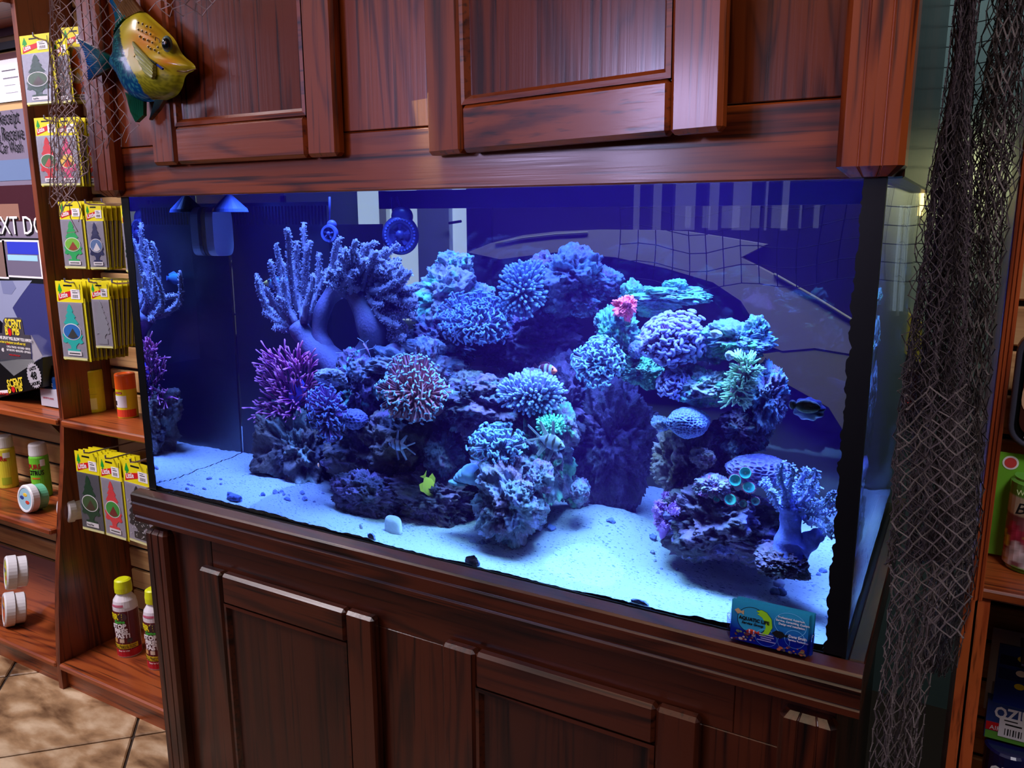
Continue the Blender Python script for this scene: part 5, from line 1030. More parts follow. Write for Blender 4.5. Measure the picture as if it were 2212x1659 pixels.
# boxed sprays on the upper left shelf
A = U(60, 868, 2, .755); bx = thing('counter_display_box', 'black cardboard counter box with yellow lettering and a grey header card', 'display box', (A[0], .352, A[2])); o_ = A
A[1] = .352; YB2 = A[1]
def bp(px, py, dy=0.0): q = U(px, py, 1, YB2+dy); return (q[0]-o_[0], q[2]-o_[2])
flat([bp(*q) for q in ((-60, 890), (-60, 740), (-2, 782), (30, 812), (92, 772), (93, 836), (2, 858))], .0, rgb(12, 11, 14, rough=.35), bx, 'tray_side', t=.09)
flat([bp(*q) for q in ((-40, 775), (0, 776), (69, 776), (66, 724), (54, 723), (48, 690), (44, 686), (12, 686), (8, 692), (6, 720), (-40, 716))], .002, rgb(66, 62, 72, rough=.4), bx, 'header_card', t=.0015)
flat([bp(*q) for q in ((69, 776), (66, 724), (91, 770), (74, 782))], -.001, rgb(150, 146, 156, rough=.5), bx, 'card_fold', t=.0015)
YT = rgb(226, 204, 50); 
for s_, x, y_, sz, m_, b_ in (('SCENT', 14, 706, .034, YT, .0012), ('B', 14, 722, .034, YT, .0012), ('MB', 29, 722, .034, YT, .0012), ('ONE SPRAY WILL BLOW YOU AWAY!', -1, 731, .0125, WHI, .0004), ('The best air freshener you will ever try!', 0, 739, .0105, YT, .0002), ('BOMB', 16, 744, .008, RED, 0), ('CARS & TRUCKS • KITCHENS • OFFICES', 17, 750, .0085, WHI, .0001), ('BATHROOMS • BEDROOMS • GYM BAGS', 17, 757, .0085, WHI, .0001), ('www.scentbomb.com', 22, 767, .008, RED, 0), ('48', 6, 759, .016, WHI, .0004)):
    q = bp(x, y_); text(s_, sz, m_, bx, q[0], q[1], y=-.0028, xs=.78, bold=b_)
q = bp(22, 717); flat(circ(q[0]+.003, q[1], .009, .011), .003, RED, bx, 'bomb_mark')
st = []
for k in range(48): r = .036 if k % 2 else .031; st.append((cos(2*pi*k/48)*r, sin(2*pi*k/48)*r*1.05))
q = bp(75, 811); flat([(x+q[0], z+q[1]) for x, z in st], .002, rgb(170, 166, 176), bx, 'seal_badge'); text('48', .030, BLKP, bx, q[0], q[1]-.010, y=-.0026, align='CENTER', bold=.0008, rot=-.1); text('LASTS', .013, BLKP, bx, q[0]-.002, q[1]+.016, y=-.0026, align='CENTER', bold=.0004, rot=-.25); text('HOURS', .013, BLKP, bx, q[0]+.006, q[1]-.026, y=-.0026, align='CENTER', bold=.0004, rot=-.25)
for s_, x, y_ in (('SCENT', 19, 838), ('B', 20, 849), ('MB', 36, 846)): q = bp(x, y_); text(s_, .034, YT, bx, q[0], q[1], y=-.0006-.001, xs=.8, rot=-.2, bold=.001)
q = bp(30, 841); flat(circ(q[0], q[1], .009), .002, RED, bx, 'bomb_mark'); flat([bp(*q) for q in ((-30, 853), (-30, 846), (18, 842), (18, 849))], .0015, WHI, bx, 'white_label')
q = bp(-4, 852); text('MADE IN USA', .010, RED, bx, q[0], q[1], y=-.0022, rot=-.08)
A = U(110, 882, 2, .755); tb = thing('counter_box', 'small pale cardboard box of blue spray bottles beside the shelf side panel', 'box', tuple(A))
def bp2(px, py): q = U(px, py, 1, A[1]); return (q[0]-A[0], q[2]-A[2])
flat([bp2(*q) for q in ((90, 875), (86, 838), (126, 843), (130, 882))], 0, rgb(176, 176, 190, rough=.5), tb, 'carton', t=.05); q = bp2(93, 860); text('LASTS UP TO 30 DAYS', .0075, rgb(180, 70, 90), tb, q[0], q[1], y=-.0006, xs=.7)
for k in range(4):
    q = bp2(96+(k % 2)*17, 842); c0 = np.array([A[0]+q[0], A[1]+.012+.020*(k//2), A[2]+q[1]-.01]); s_t = thing('spray_bottle', ('small blue spray bottle with black pump, left front in the pale box', 'small blue spray bottle with black pump, right front in the pale box', 'small blue spray bottle standing behind the left one in the pale box', 'small blue spray bottle standing behind the right one in the pale box')[k], 'bottle', tuple(c0))
    MB().lathe([(.009, 0), (.0095, .002), (.0095, .040), (.007, .046)], 16, o=c0).build('body', rgb(36, 80, 160, rough=.2), s_t); MB().lathe([(.006, .0461), (.0075, .048), (.0075, .064), (.004, .066), (.004, .076), (.001, .076)], 16, o=c0).build('pump_cap', rgb(20, 20, 24, rough=.2), s_t)
    text('Z', .014, WHI, s_t, -.005, .018, y=-.0098, xs=.6)

# ================================================================ BUSINESS CARDS ON THE SILL
bA = U(1577, 1403, 1, -.026); bA[2] = T+.0045; x0 = 1.0965; LW = .089
acr, nt, p = newmat('clear acrylic'); nt.nodes.remove(p); tr = nt.nodes.new('ShaderNodeBsdfTransparent'); tr.inputs[0].default_value = (.82, .80, .95, 1); g1 = nt.nodes.new('ShaderNodeBsdfGlossy'); g1.inputs['Roughness'].default_value = .05; g1.inputs[0].default_value = (.8, .8, 1, 1); mx = nt.nodes.new('ShaderNodeMixShader'); lw_ = schlick(nt, .05)
nt.links.new(lw_.outputs[0], mx.inputs[0]); nt.links.new(tr.outputs[0], mx.inputs[1]); nt.links.new(g1.outputs[0], mx.inputs[2]); nt.links.new(mx.outputs[0], nt.nodes['Material Output'].inputs[0])
hd = thing('card_holder', 'clear acrylic business card holder standing on the aquarium sill', 'card holder', (x0+LW/2, -.020, T+.001))
hp = []
for k in range(7): a_ = pi+pi/2*k/6; hp.append((x0-.0035+.014+.014*cos(a_), T+.020+.014*sin(a_)-.004))
for k in range(7): a_ = 3*pi/2+pi/2*k/6; hp.append((x0+LW+.0035-.014+.014*cos(a_), T+.020+.014*sin(a_)-.004))
hp += [(x0+LW+.0035, T+.030), (x0+LW-.004, T+.021), (x0+.004, T+.021), (x0-.0035, T+.034)]
MB().prism(hp, 1, -.0315, -.0300).build('front_lip', acr, hd); MB().prism([(x, z if z < T+.02 else z+.004) for x, z in hp], 1, -.0175, -.0160).build('back_plate', acr, hd)
MB().tube([(x0-.0035, -.024, T+.034), (x0-.0035, -.024, T+.016), (x0+.0, -.024, T+.009), (x0+.010, -.024, T+.0035), (x0+LW-.010, -.024, T+.0035), (x0+LW, -.024, T+.009), (x0+LW+.0035, -.024, T+.016), (x0+LW+.0035, -.024, T+.032)], .0022, 8).build('rim', acr, hd, smooth=True)
MB().box((x0+.002, -.030, T+.001), (x0+LW-.002, -.016, T+.004), bev=.0006).build('base', acr, hd)
cdm, nt, p = newmat('printed card'); tc = nt.nodes.new('ShaderNodeTexCoord'); sx = nt.nodes.new('ShaderNodeSeparateXYZ'); cr = nt.nodes.new('ShaderNodeValToRGB'); mr = nt.nodes.new('ShaderNodeMapRange'); mr.inputs[1].default_value = 0; mr.inputs[2].default_value = .051
nt.links.new(tc.outputs['Object'], sx.inputs[0]); nt.links.new(sx.outputs[2], mr.inputs[0]); nt.links.new(mr.outputs[0], cr.inputs[0]); e = cr.color_ramp.elements; e[0].position = .25; e[0].color = (*lin(8, 40, 150), 1); e[1].position = .95; e[1].color = (*lin(40, 150, 190), 1); nt.links.new(cr.outputs[0], p.inputs['Base Color']); p.inputs['Roughness'].default_value = .3
cards = []
for k in range(6):
    cd = thing('business_card', ('front blue business card with a fish-and-reef print in the acrylic holder' if k == 0 else ['', 'second blue business card, directly behind the front one', 'third blue business card counted from the front', 'fourth card, shifted right, showing its top edge behind the front cards', 'fifth card from the front in the back rank', 'rearmost blue business card in the holder'][k]), 'card', (x0+.0005*k+(.003 if k > 2 else 0), -.0288+.0017*k, T+.0048), 'business cards in the holder')
    cd.rotation_euler = (-.03, 0, 0); hcd = .050+.001*(k > 2)
    flat(rect(0, 0, LW-.001, hcd), 0, cdm, cd, 'card_stock', t=.0008)
    if k == 0: C0 = cd
g_l = rgb(140, 200, 20); LB = rgb(110, 190, 240); cy_ = rgb(30, 140, 180)
flat(circ(.025, .029, .0175, .0165, 36), .0006, BLKP, C0, 'logo_rim'); flat(circ(.025, .029, .0168, .0158, 36), .0008, cy_, C0, 'logo_disc')
cres = [(.035, .045), (.041, .043), (.047, .036), (.0485, .026), (.045, .017), (.040, .013), (.035, .0135), (.039, .018), (.041, .024), (.0395, .031), (.036, .036), (.030, .039), (.033, .0405), (.029, .0425)]
flat(cres, .0010, BLKP, C0, 'logo_fin_outline'); flat([(x*.985+.0006, z*.98+.0006) for x, z in cres], .0012, g_l, C0, 'logo_fin')
text('AQUATIC LIFE', .0058, BLKP, C0, .0095, .0285, y=-.0015, xs=.95, bold=.0002, rot=.0); text('Service Group', .0045, BLKP, C0, .013, .0235, y=-.0015, xs=.95, bold=.0001, slant=.2)
flat([(.004, .038), (.008, .041), (.012, .038), (.015, .040), (.015, .034), (.012, .036), (.008, .034)], .0014, rgb(180, 150, 110), C0, 'fish_print')
flat([(.018, .0145), (.022, .018), (.028, .018), (.031, .016), (.034, .018), (.034, .013), (.031, .0145), (.026, .012)], .0014, rgb(210, 60, 20), C0, 'fish_print'); flat(rect(.022, .013, .0235, .0175), .0016, WHI, C0, 'fish_band'); flat(rect(.027, .013, .0285, .0175), .0016, WHI, C0, 'fish_band')
flat([(.048, .020), (.053, .024), (.060, .0235), (.063, .0205), (.066, .022), (.066, .018), (.062, .0185), (.058, .015), (.052, .016)], .0012, BLKP, C0, 'fish_print')
def ring(cx, cz, r, rz, nm='circle_print'):
    n = 32; V = [(cx+r*cos(2*pi*k/n), -.0009, cz+rz*sin(2*pi*k/n)) for k in range(n)]+[(cx+(r-.0005)*cos(2*pi*k/n), -.0009, cz+(rz-.0005)*sin(2*pi*k/n)) for k in range(n)]
    me = bpy.data.meshes.new(nm); me.from_pydata(V, [], [(k, (k+1) % n, n+(k+1) % n, n+k) for k in range(n)]); me.materials.append(LB); q = bpy.data.objects.new(nm, me); COL.objects.link(q); q.parent = C0
ring(.068, .034, .018, .0148); ring(.074, .018, .0115, .0112); ring(.042, .0115, .0125, .0105); ring(.062, .012, .007, .008)
for s_, x, z, sz, m_ in (('Professional Aquarium', .054, .0405, .0034, WHI), ('Service, Consulting, Custom', .052, .0365, .0034, WHI), ('Design and Installation', .055, .0325, .0034, WHI), ('Dana Smith', .067, .0195, .0046, WHI), ('Service Technician', .067, .0155, .0031, WHI)):
    text(s_, sz, m_, C0, x, z, y=-.0014, xs=.95, bold=.00003)
for k, (a_, b_) in enumerate(((.034, .050), (.034, .051), (.036, .048), (.032, .053))): flat(rect(a_, .0160-.0026*k, b_, .0150-.0026*k), .0012, WHI, C0, 'address_line')
r2 = random.Random(4)
for k in range(44):
    x = r2.uniform(.001, .030) if k % 2 else r2.uniform(.056, .086); z = r2.uniform(.001, .013)*(1-.4*(x > .03)); s_ = r2.uniform(.001, .0028)
    flat(circ(x, z, s_, s_*.7, 6), .0010+.00003*k, (rgb(150, 130, 60), rgb(120, 50, 50), rgb(200, 110, 60), rgb(120, 140, 70), rgb(90, 60, 90), rgb(210, 190, 150))[k % 6], C0, 'reef_print', t=.0002)
# ================================================================ FISH PLAQUE ON THE CANOPY
def inside(p, poly):
    x, y = p; r = False; j = len(poly)-1
    for i in range(len(poly)):
        xi, yi = poly[i]; xj, yj = poly[j]
        if (yi > y) != (yj > y) and x < (xj-xi)*(y-yi)/(yj-yi)+xi: r = not r
        j = i
    return r
pl = thing('fish_plaque', 'glossy yellow and teal carved angelfish ornament hanging on the canopy door', 'ornament', tuple(U(330, 217, 1, -.045)))
def dens(poly, n=90, closed=True):
    P = np.array(poly+[poly[0]], float); d = np.r_[0, np.cumsum(np.linalg.norm(np.diff(P, axis=0), axis=1))]; t = np.linspace(0, d[-1], n, endpoint=False)
    Q = np.stack([np.interp(t, d, P[:, 0]), np.interp(t, d, P[:, 1])], 1)
    
    for _ in range(6): Q = (np.roll(Q, 1, 0)+2*Q+np.roll(Q, -1, 0))/4
    return Q
gloss = vcol('glazed fish paint', rough=0.22, coat=0.35, spec=.5)
yb = [(312, 23), (344, 52), (364, 70), (380, 87), (391, 114), (403, 127), (415, 134), (427, 148), (419, 154), (401, 160), (398, 172), (396, 186), (385, 206), (361, 217), (336, 218), (317, 222), (296, 214), (277, 198), (266, 178), (258, 157), (244, 147), (241, 128), (252, 117), (250, 90), (256, 70), (274, 45), (293, 31)]
bound = [(274, 30), (274, 49), (288, 90), (301, 130), (323, 174), (338, 224)]
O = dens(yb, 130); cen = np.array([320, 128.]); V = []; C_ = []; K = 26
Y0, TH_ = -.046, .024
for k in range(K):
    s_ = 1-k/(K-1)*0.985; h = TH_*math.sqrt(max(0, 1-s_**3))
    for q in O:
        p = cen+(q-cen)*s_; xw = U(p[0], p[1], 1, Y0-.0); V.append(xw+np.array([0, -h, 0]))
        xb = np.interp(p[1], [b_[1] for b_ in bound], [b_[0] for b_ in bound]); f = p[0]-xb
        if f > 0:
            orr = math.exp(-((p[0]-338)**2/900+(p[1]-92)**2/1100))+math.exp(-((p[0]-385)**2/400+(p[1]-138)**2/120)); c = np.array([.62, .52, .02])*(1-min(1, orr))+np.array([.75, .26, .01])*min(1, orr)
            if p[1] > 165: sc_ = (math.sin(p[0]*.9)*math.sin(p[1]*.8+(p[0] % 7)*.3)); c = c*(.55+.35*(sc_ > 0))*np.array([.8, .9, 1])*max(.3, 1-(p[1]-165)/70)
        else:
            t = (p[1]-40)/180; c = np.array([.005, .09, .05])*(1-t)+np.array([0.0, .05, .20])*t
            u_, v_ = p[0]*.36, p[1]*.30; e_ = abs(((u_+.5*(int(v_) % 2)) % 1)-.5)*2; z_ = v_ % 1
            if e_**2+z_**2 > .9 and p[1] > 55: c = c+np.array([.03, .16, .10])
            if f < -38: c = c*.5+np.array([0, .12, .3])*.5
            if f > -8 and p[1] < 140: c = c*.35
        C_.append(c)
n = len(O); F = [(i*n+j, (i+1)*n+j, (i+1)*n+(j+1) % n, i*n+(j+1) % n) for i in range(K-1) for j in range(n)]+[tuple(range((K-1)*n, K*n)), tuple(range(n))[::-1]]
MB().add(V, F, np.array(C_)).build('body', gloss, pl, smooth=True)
def fin(name, root, tip, y, c0, c1, ridges=18, t=.006, bulge=.004):
    """ribbed fin between a root line and a tip line (both in photo pixels)"""
    R_ = np.array(root, float); T_ = np.array(tip, float); m_ = ridges*2+1; V = []; C_ = []; rows = 8
    def at(P, u): 
        d = np.r_[0, np.cumsum(np.linalg.norm(np.diff(P, axis=0), axis=1))]; return np.array([np.interp(u*d[-1], d, P[:, 0]), np.interp(u*d[-1], d, P[:, 1])])
    for side in (0, 1):
        for r in range(rows+1):
            for i in range(m_):
                u = i/(m_-1); v = r/rows; p = at(R_, u)*(1-v)+at(T_, u)*v; d = (0 if side else (t+.0018*(i % 2)+bulge*sin(pi*u)*(1-v))); V.append(U(p[0], p[1], 1, y)+np.array([0, -d, 0]))
                C_.append(np.array(c0)*(1-v**1.5)+np.array(c1)*v**1.5 if (i % 2) else (np.array(c0)*(1-v**1.5)+np.array(c1)*v**1.5)*.55)
    N_ = (rows+1)*m_; F = []
    for s_ in (0, 1):
        for r in range(rows):
            for i in range(m_-1):
                f = (s_*N_+r*m_+i, s_*N_+r*m_+i+1, s_*N_+(r+1)*m_+i+1, s_*N_+(r+1)*m_+i); F.append(f if s_ else f[::-1])
    for r in range(rows): F += [(r*m_, (r+1)*m_, N_+(r+1)*m_, N_+r*m_), (r*m_+m_-1, N_+r*m_+m_-1, N_+(r+1)*m_+m_-1, (r+1)*m_+m_-1)]
    for i in range(m_-1): F += [(i, N_+i, N_+i+1, i+1), (rows*m_+i, rows*m_+i+1, N_+rows*m_+i+1, N_+rows*m_+i)]
    return MB().add(V, F, np.array(C_)).build(name, gloss, pl)
G1, B1 = (.01, .16, .13), (.0, .11, .45)
fin('tail_fin', [(246, 122), (246, 148)], [(174, 84), (190, 114), (196, 140), (198, 174)], -.046, G1, B1, 18)
fin('dorsal_fin', [(255, 95), (258, 70), (276, 44), (290, 33)], [(250, 92), (262, 52), (252, 20), (232, -25)], -.046, G1, B1, 10)
fin('wooden_dorsal_fin', [(276, 43), (312, 25)], [(232, -30), (262, -40)], -.048, (.26, .13, .05), (.22, .11, .045), 8, bulge=.001)
fin('anal_fin', [(278, 200), (317, 220)], [(290, 242), (301, 265), (317, 250)], -.046, (.01, .14, .08), (.02, .25, .14), 10)
fin('pelvic_fin', [(343, 216), (361, 217)], [(330, 260), (350, 236)], -.060, (.05, .12, .14), (.03, .06, .09), 6, bulge=.001)
fin('pectoral_fin', [(337, 140), (338, 162), (333, 172)], [(291, 90), (299, 125), (318, 160)], -.069, (.50, .52, .16), (.50, .55, .25), 5, t=.004, bulge=.002)
def on_body(px, py, rx, rz, y, c, nm, prot=.004, rot=0):
    A = U(px, py, 1, y); d = U(px+10, py, 1, y)[0]-A[0]; s_ = d/10*.93; V, F = ico(3)
    return MB().add(V*np.array([rx*s_, prot, rz*s_])+A, F, c).build(nm, gloss, pl, smooth=True)
on_body(361, 95, 10.5, 12.5, -.066, (.12, .22, .20), 'eye_rim', .006); on_body(359, 95, 7.5, 9, -.070, (.005, .01, .01), 'eye', .006); on_body(357, 92, 1.6, 2, -.0757, (.9, .9, .9), 'eye_glint', .002)
for k, (x, y) in enumerate([(299, 49), (308, 52), (317, 57), (325, 59), (299, 64), (307, 67), (316, 70), (325, 74), (302, 79), (310, 84), (319, 87), (329, 92), (320, 101), (325, 105), (334, 108), (343, 114), (341, 102)]): on_body(x, y, 2.2, 2.2, -.069, (.9, .8, .35), 'dot', .0014); on_body(x, y, 1.1, 1.1, -.070, (.1, .03, .01), 'dot_centre', .0016)
def pline(pts, y, r, c, nm): MB().tube([U(x, y_, 1, y) for x, y_ in pts], r, 6, c=c).build(nm, gloss, pl)
pline([(288, 92), (300, 108), (318, 124), (337, 138)], -.071, .0014, (.01, .02, .01), 'fin_outline'); pline([(337, 110), (342, 128), (352, 143), (372, 152), (400, 155), (424, 149)], -.058, .0010, (.15, .06, .01), 'gill_line'); pline([(340, 140), (352, 149)], -.072, .002, (.0, .03, .3), 'blue_streak'); pline([(335, 88), (336, 80), (343, 84), (345, 92)], -.070, .0009, (.2, .08, .02), 'brow_line')

# ================================================================ NETS
net_m = plain(lin(150, 128, 128), rough=.9, name='net cord'); net_d = plain(lin(66, 56, 56), rough=.9); net_b = plain(lin(20, 20, 34), rough=.8); net_p = plain(lin(96, 86, 82), rough=.95)
def cords(P, E, r, mat, name, label, cat='net', knots=True, sag=0.0):
    P = np.asarray(P); A = P[[e[0] for e in E]]; Bq = P[[e[1] for e in E]]; d = Bq-A; L = np.linalg.norm(d, axis=1)[:, None]+1e-9; d = d/L
    ref = np.where(np.abs(d[:, 2:3]) < .9, np.array([[0, 0, 1.]]), np.array([[1., 0, 0]])); s = np.cross(d, ref); s /= np.linalg.norm(s, axis=1)[:, None]; u = np.cross(s, d)
    V = []; 
    for T0 in (A, Bq):
        for k in range(3): a_ = 2*pi*k/3; V.append(T0+r*(cos(a_)*s+sin(a_)*u))
    V = np.stack(V, 1).reshape(-1, 3); F = []
    for i in range(len(E)):
        b = i*6; F += [(b, b+1, b+4, b+3), (b+1, b+2, b+5, b+4), (b+2, b, b+3, b+5)]
    mb = MB().add(V, F)
    if knots:
        oc = np.array([(1, 0, 0), (-1, 0, 0), (0, 1, 0), (0, -1, 0), (0, 0, 1), (0, 0, -1)], float)*r*1.9; of = [(0, 2, 4), (2, 1, 4), (1, 3, 4), (3, 0, 4), (2, 0, 5), (1, 2, 5), (3, 1, 5), (0, 3, 5)]
        ids = sorted(set(i for e in E for i in e)); Vk = (P[ids][:, None, :]+oc[None]).reshape(-1, 3); mb.add(Vk, [tuple(a_+6*i for a_ in f) for i in range(len(ids)) for f in of])
    o = mb.build(name, mat, None); return tag(o, label, cat)
def lattice(polys, du, dv, y, seed, jit=.18, skew=(0, 0), wav=.008, base=0):
    """diamond mesh in the photo's pixels, laid on the plane y with soft waves"""
    r_ = random.Random(seed); P = []; ids = {}; E = []
    xs = [p[0] for p in polys]; ys = [p[1] for p in polys]
    for j in range(int((max(ys)-min(ys))/dv)+2):
        for i in range(int((max(xs)-min(xs))/du)+6):
            x = min(xs)-3*du+(i+.5*(j % 2))*du+j*skew[0]; y_ = min(ys)+j*dv+i*skew[1]; x += r_.uniform(-jit, jit)*du; y_ += r_.uniform(-jit, jit)*dv
            if inside((x, y_), polys): ids[(i, j)] = len(P); yy = y+wav*sin(x*.05+seed)+wav*.6*sin(y_*.06+seed*2); P.append(U(x, y_, 1, yy))
    for (i, j), a_ in ids.items():
        for di in ((0, -1) if j % 2 == 0 else (0, 1)):
            if (i+di, j+1) in ids: E.append((a_, ids[(i+di, j+1)]))
    return P, E
def join(*LE):
    P = []; E = []
    for p, e in LE: b = len(P); P += list(p); E += [(a_+b, c_+b) for a_, c_ in e]
    return P, E
P, E = join(lattice([(104, -40), (300, -40), (262, 40), (244, 90), (250, 160), (300, 270), (278, 285), (262, 318), (232, 308), (212, 345), (196, 300), (170, 200), (104, 60)], 26, 16, -.075, 1, skew=(0, 1.6)),
            lattice([(104, -40), (140, -40), (150, 120), (170, 240), (206, 330), (196, 370), (170, 400), (160, 445), (112, 440), (106, 300)], 15, 11, -.070, 2, jit=.35),
            lattice([(106, 100), (150, 100), (190, 300), (185, 380), (128, 470), (105, 430)], 14, 12, -.064, 3, jit=.4))
for (a_, b_) in (((106, -40), (108, 440)), ((112, -40), (116, 420)), ((107, -40), (112, 300)), ((122, 200), (128, 450))):
    b = len(P); n = 14
    for k in range(n): t = k/(n-1); P.append(U(a_[0]*(1-t)+b_[0]*t+3*sin(t*11+a_[0]), a_[1]*(1-t)+b_[1]*t, 1, -.07))
    E += [(b+k, b+k+1) for k in range(n-1)]
for tail in ([(128, 430), (112, 448), (106, 430), (120, 418)], [(150, 440), (152, 470), (168, 500), (146, 503)], [(160, 420), (176, 452), (170, 478)], [(225, 300), (218, 330), (206, 349)], [(262, 290), (262, 316)], [(300, 270), (280, 288), (272, 308)], [(230, 320), (238, 300)], [(140, 445), (130, 468)]):
    b = len(P); P += [U(x, y_, 1, -.068) for x, y_ in tail]; E += [(b+k, b+k+1) for k in range(len(tail)-1)]
cords(P, E, .00075, net_m, 'fishing_net', 'pale brown knotted fishing net draped over the left canopy corner and the packets')
P, E = lattice([(296, -40), (560, -40), (480, 4), (462, 26), (430, 42), (385, 36), (345, 40), (318, 22)], 34, 13, -.085, 5, jit=.3, skew=(0, -.8))
cords(P, E, .0008, net_m, 'fishing_net', 'end of knotted net sagging along the top edge above the left canopy door')
def bundle(name, label, path, Y, layers, mat, cols, dv, r, seed, fold=.35, extra=None):
    """gathered net: a diamond mesh pressed into vertical pleats around a hanging line; path: (px, py, half width px)"""
    r_ = random.Random(seed); Pp = []; E = []; py = np.array([p[1] for p in path], float); cx = np.array([p[0] for p in path], float); hw = np.array([p[2] for p in path], float)
    for L_ in range(layers):
        rows = int((py[-1]-py[0])/dv); base = len(Pp); sd = seed*3.1+L_*1.7; w_ = 1-.12*L_
        for j in range(rows):
            y_ = py[0]+j*dv
            for i in range(cols):
                u = -1+2*(i+.5*(j % 2))/(cols-.5); uu = u+fold*.5*sin(u*9+sd+y_*.004)+.12*r_.uniform(-1, 1); uu = max(-1.06, min(1.06, uu))
                x = np.interp(y_, py, cx)+np.interp(y_, py, hw)*uu*w_+3*sin(y_*.013+sd+u*3); yy = Y(y_) if callable(Y) else Y
                q = U(x, y_+r_.uniform(-.25, .25)*dv+6*sin(u*5+sd), 1, yy+.020*sin(u*7+sd*2)+.014*(L_-1)+r_.uniform(-.003, .003)); Pp.append(q)
        for j in range(rows-1):
            for i in range(cols):
                a_ = base+j*cols+i
                for di in ((0, -1) if j % 2 == 0 else (0, 1)):
                    if 0 <= i+di < cols and r_.random() < .97: E.append((a_, base+(j+1)*cols+i+di))
    if extra: b = len(Pp); Pp += extra[0]; E += [(a_+b, c_+b) for a_, c_ in extra[1]]
    cords(Pp, E, r, mat, name, label)
bundle('fishing_net', 'dense dark twisted net bundle hanging just right of the aquarium', [(2128, -420, 22), (2094, -60, 24), (2080, 130, 27), (2064, 260, 34), (2052, 380, 48), (2040, 560, 62), (2024, 760, 78), (2012, 950, 88), (2012, 1150, 96), (2000, 1240, 98)], lambda y: .03-.05*(y > 900)*min(1, (y-900)/200), 6, net_d, 18, 15, .00055, 2)
bundle('fishing_net', 'lower tail of net hanging beside the stand below the dark bundle', [(2000, 1220, 84), (1985, 1300, 66), (1965, 1400, 54), (1950, 1500, 52), (1940, 1600, 52), (1930, 1700, 56)], -.02, 3, net_p, 11, 22, .0007, 4)
bundle('fishing_net', 'pale large-meshed net bundle hanging along the right shelf side panel', [(2236, -420, 40), (2194, -60, 44), (2172, 120, 54), (2144, 300, 66), (2124, 450, 64), (2104, 650, 56), (2090, 850, 50), (2082, 1000, 48), (2072, 1150, 50), (2050, 1280, 50), (2026, 1400, 46), (2010, 1500, 44)], .09, 5, net_d, 9, 26, .0006, 6, fold=.5)
P, E = lattice([(1945, 800), (1975, 860), (2010, 790), (2050, 870), (2090, 800), (2112, 900), (2112, 1180), (2100, 1370), (2060, 1395), (1995, 1345), (1925, 1310), (1922, 1100)], 36, 17, -.07, 8, jit=.16, skew=(0, -1.2), wav=.012)
cords(P, E, .00085, net_p, 'fishing_net', 'open diamond-meshed net skirt draped over the lower part of the dark bundle')
P, E = lattice([(2150, -40), (2216, -40), (2190, 200), (2166, 500), (2138, 800), (2110, 1150), (2066, 1150), (2078, 800), (2096, 500), (2120, 200)], 17, 25, .055, 9, jit=.25, wav=.012)
cords(P, E, .0008, net_p, 'fishing_net', 'pale stretched net strand with long meshes in front of the right-hand bundle')
P, E = [], []
for i in range(22):
    for j in range(40):
        x = .70+i*.034; z = .72+j*.034; P.append((x+.004*sin(j*.9+i*.4), .735+.012*sin(i*.5), z+.007*sin(i*1.1)-.010*sin(i*.35)))
        if i < 21 and (j > 12): E.append((i*40+j, (i+1)*40+j))
        if j < 39 and (j > 12): E.append((i*40+j, i*40+j+1))
cords(P, E, .0010, net_b, 'square_mesh_net', 'dark square-meshed net stretched behind the right end of the aquarium', knots=False)

# ================================================================ RIGHT SHELVING
ru = thing('display_shelf', 'wooden display shelving unit at the right picture edge with ribbed side panels', 'shelf', (1.8, .45, 0))
def ribbed(y0, z0, z1, x0, x1, yb):
    mb = MB().box((x0, y0+.002, z0), (x1, yb, z1), bev=.001)
    for k in range(3): c = x0+(x1-x0)*(.2+.3*k); mb.box((c-.0012, y0, z0), (c+.0012, y0+.004, z1))
    return mb
rwz = wood('red shelf wood upright', 2, lin(70, 22, 8), lin(150, 62, 24), lin(180, 84, 36), rough=0.4, coat=.2, seed=12)
ribbed(.20, .795, 2.2, 1.345, 1.360, .4925).build('side_panel', rwz, ru)
def curved_panel(x0, x1, m_): MB().prism([(.4925, 0), (.4925, .779), (.25, .779), (.235, .6), (.212, .4), (.196, .2), (.19, 0)], 0, x0, x1).build('side_panel', m_, ru)
curved_panel(1.342, 1.3545, rwz); curved_panel(1.3575, 1.372, rwz)
MB().box((1.340, .245, .7795), (2.6, YB-.001, .7945), bev=.003).build('shelf_board', ow, ru)
MB().box((1.372, .236, .062), (2.6, YB-.001, .08), bev=.004).build('shelf_board', ow, ru)
slatwall('slatwall_panel', 1.362, 2.6, .081, 2.1, YB, 'tan slatwall panel inside the right shelving unit')
# skin-coloured blister pack
def upack(y):
    return lambda px, py: U(px, py, 1, y)
Y1 = .36; A = U(2195, 950, 1, Y1); bk = thing('blister_pack', 'black rimmed oval blister pack with a tan hand picture at the right edge', 'package', tuple(A))
def q1(px, py): q = U(px, py, 1, Y1); return (q[0]-A[0], q[2]-A[2])
def rr(x0, y0, x1, y1, rad, n=7):
    P = []; 
    for (cx, cy_, a0) in ((x1-rad, y1-rad, 0), (x0+rad, y1-rad, 90), (x0+rad, y0+rad, 180), (x1-rad, y0+rad, 270)):
        for k in range(n): a_ = radians(a0+90*k/(n-1)); P.append((cx+rad*cos(a_), cy_+rad*sin(a_)))
    return P
a_, b_ = q1(2172, 962), q1(2192, 712)
wid = .125
flat(rr(a_[0], a_[1], a_[0]+wid, b_[1], .03), 0, rgb(10, 10, 12, rough=.15), bk, 'tray', t=.02); flat(rr(a_[0]+.012, a_[1]+.014, a_[0]+wid-.012, b_[1]-.012, .026), .003, rgb(60, 28, 22, rough=.2), bk, 'picture')
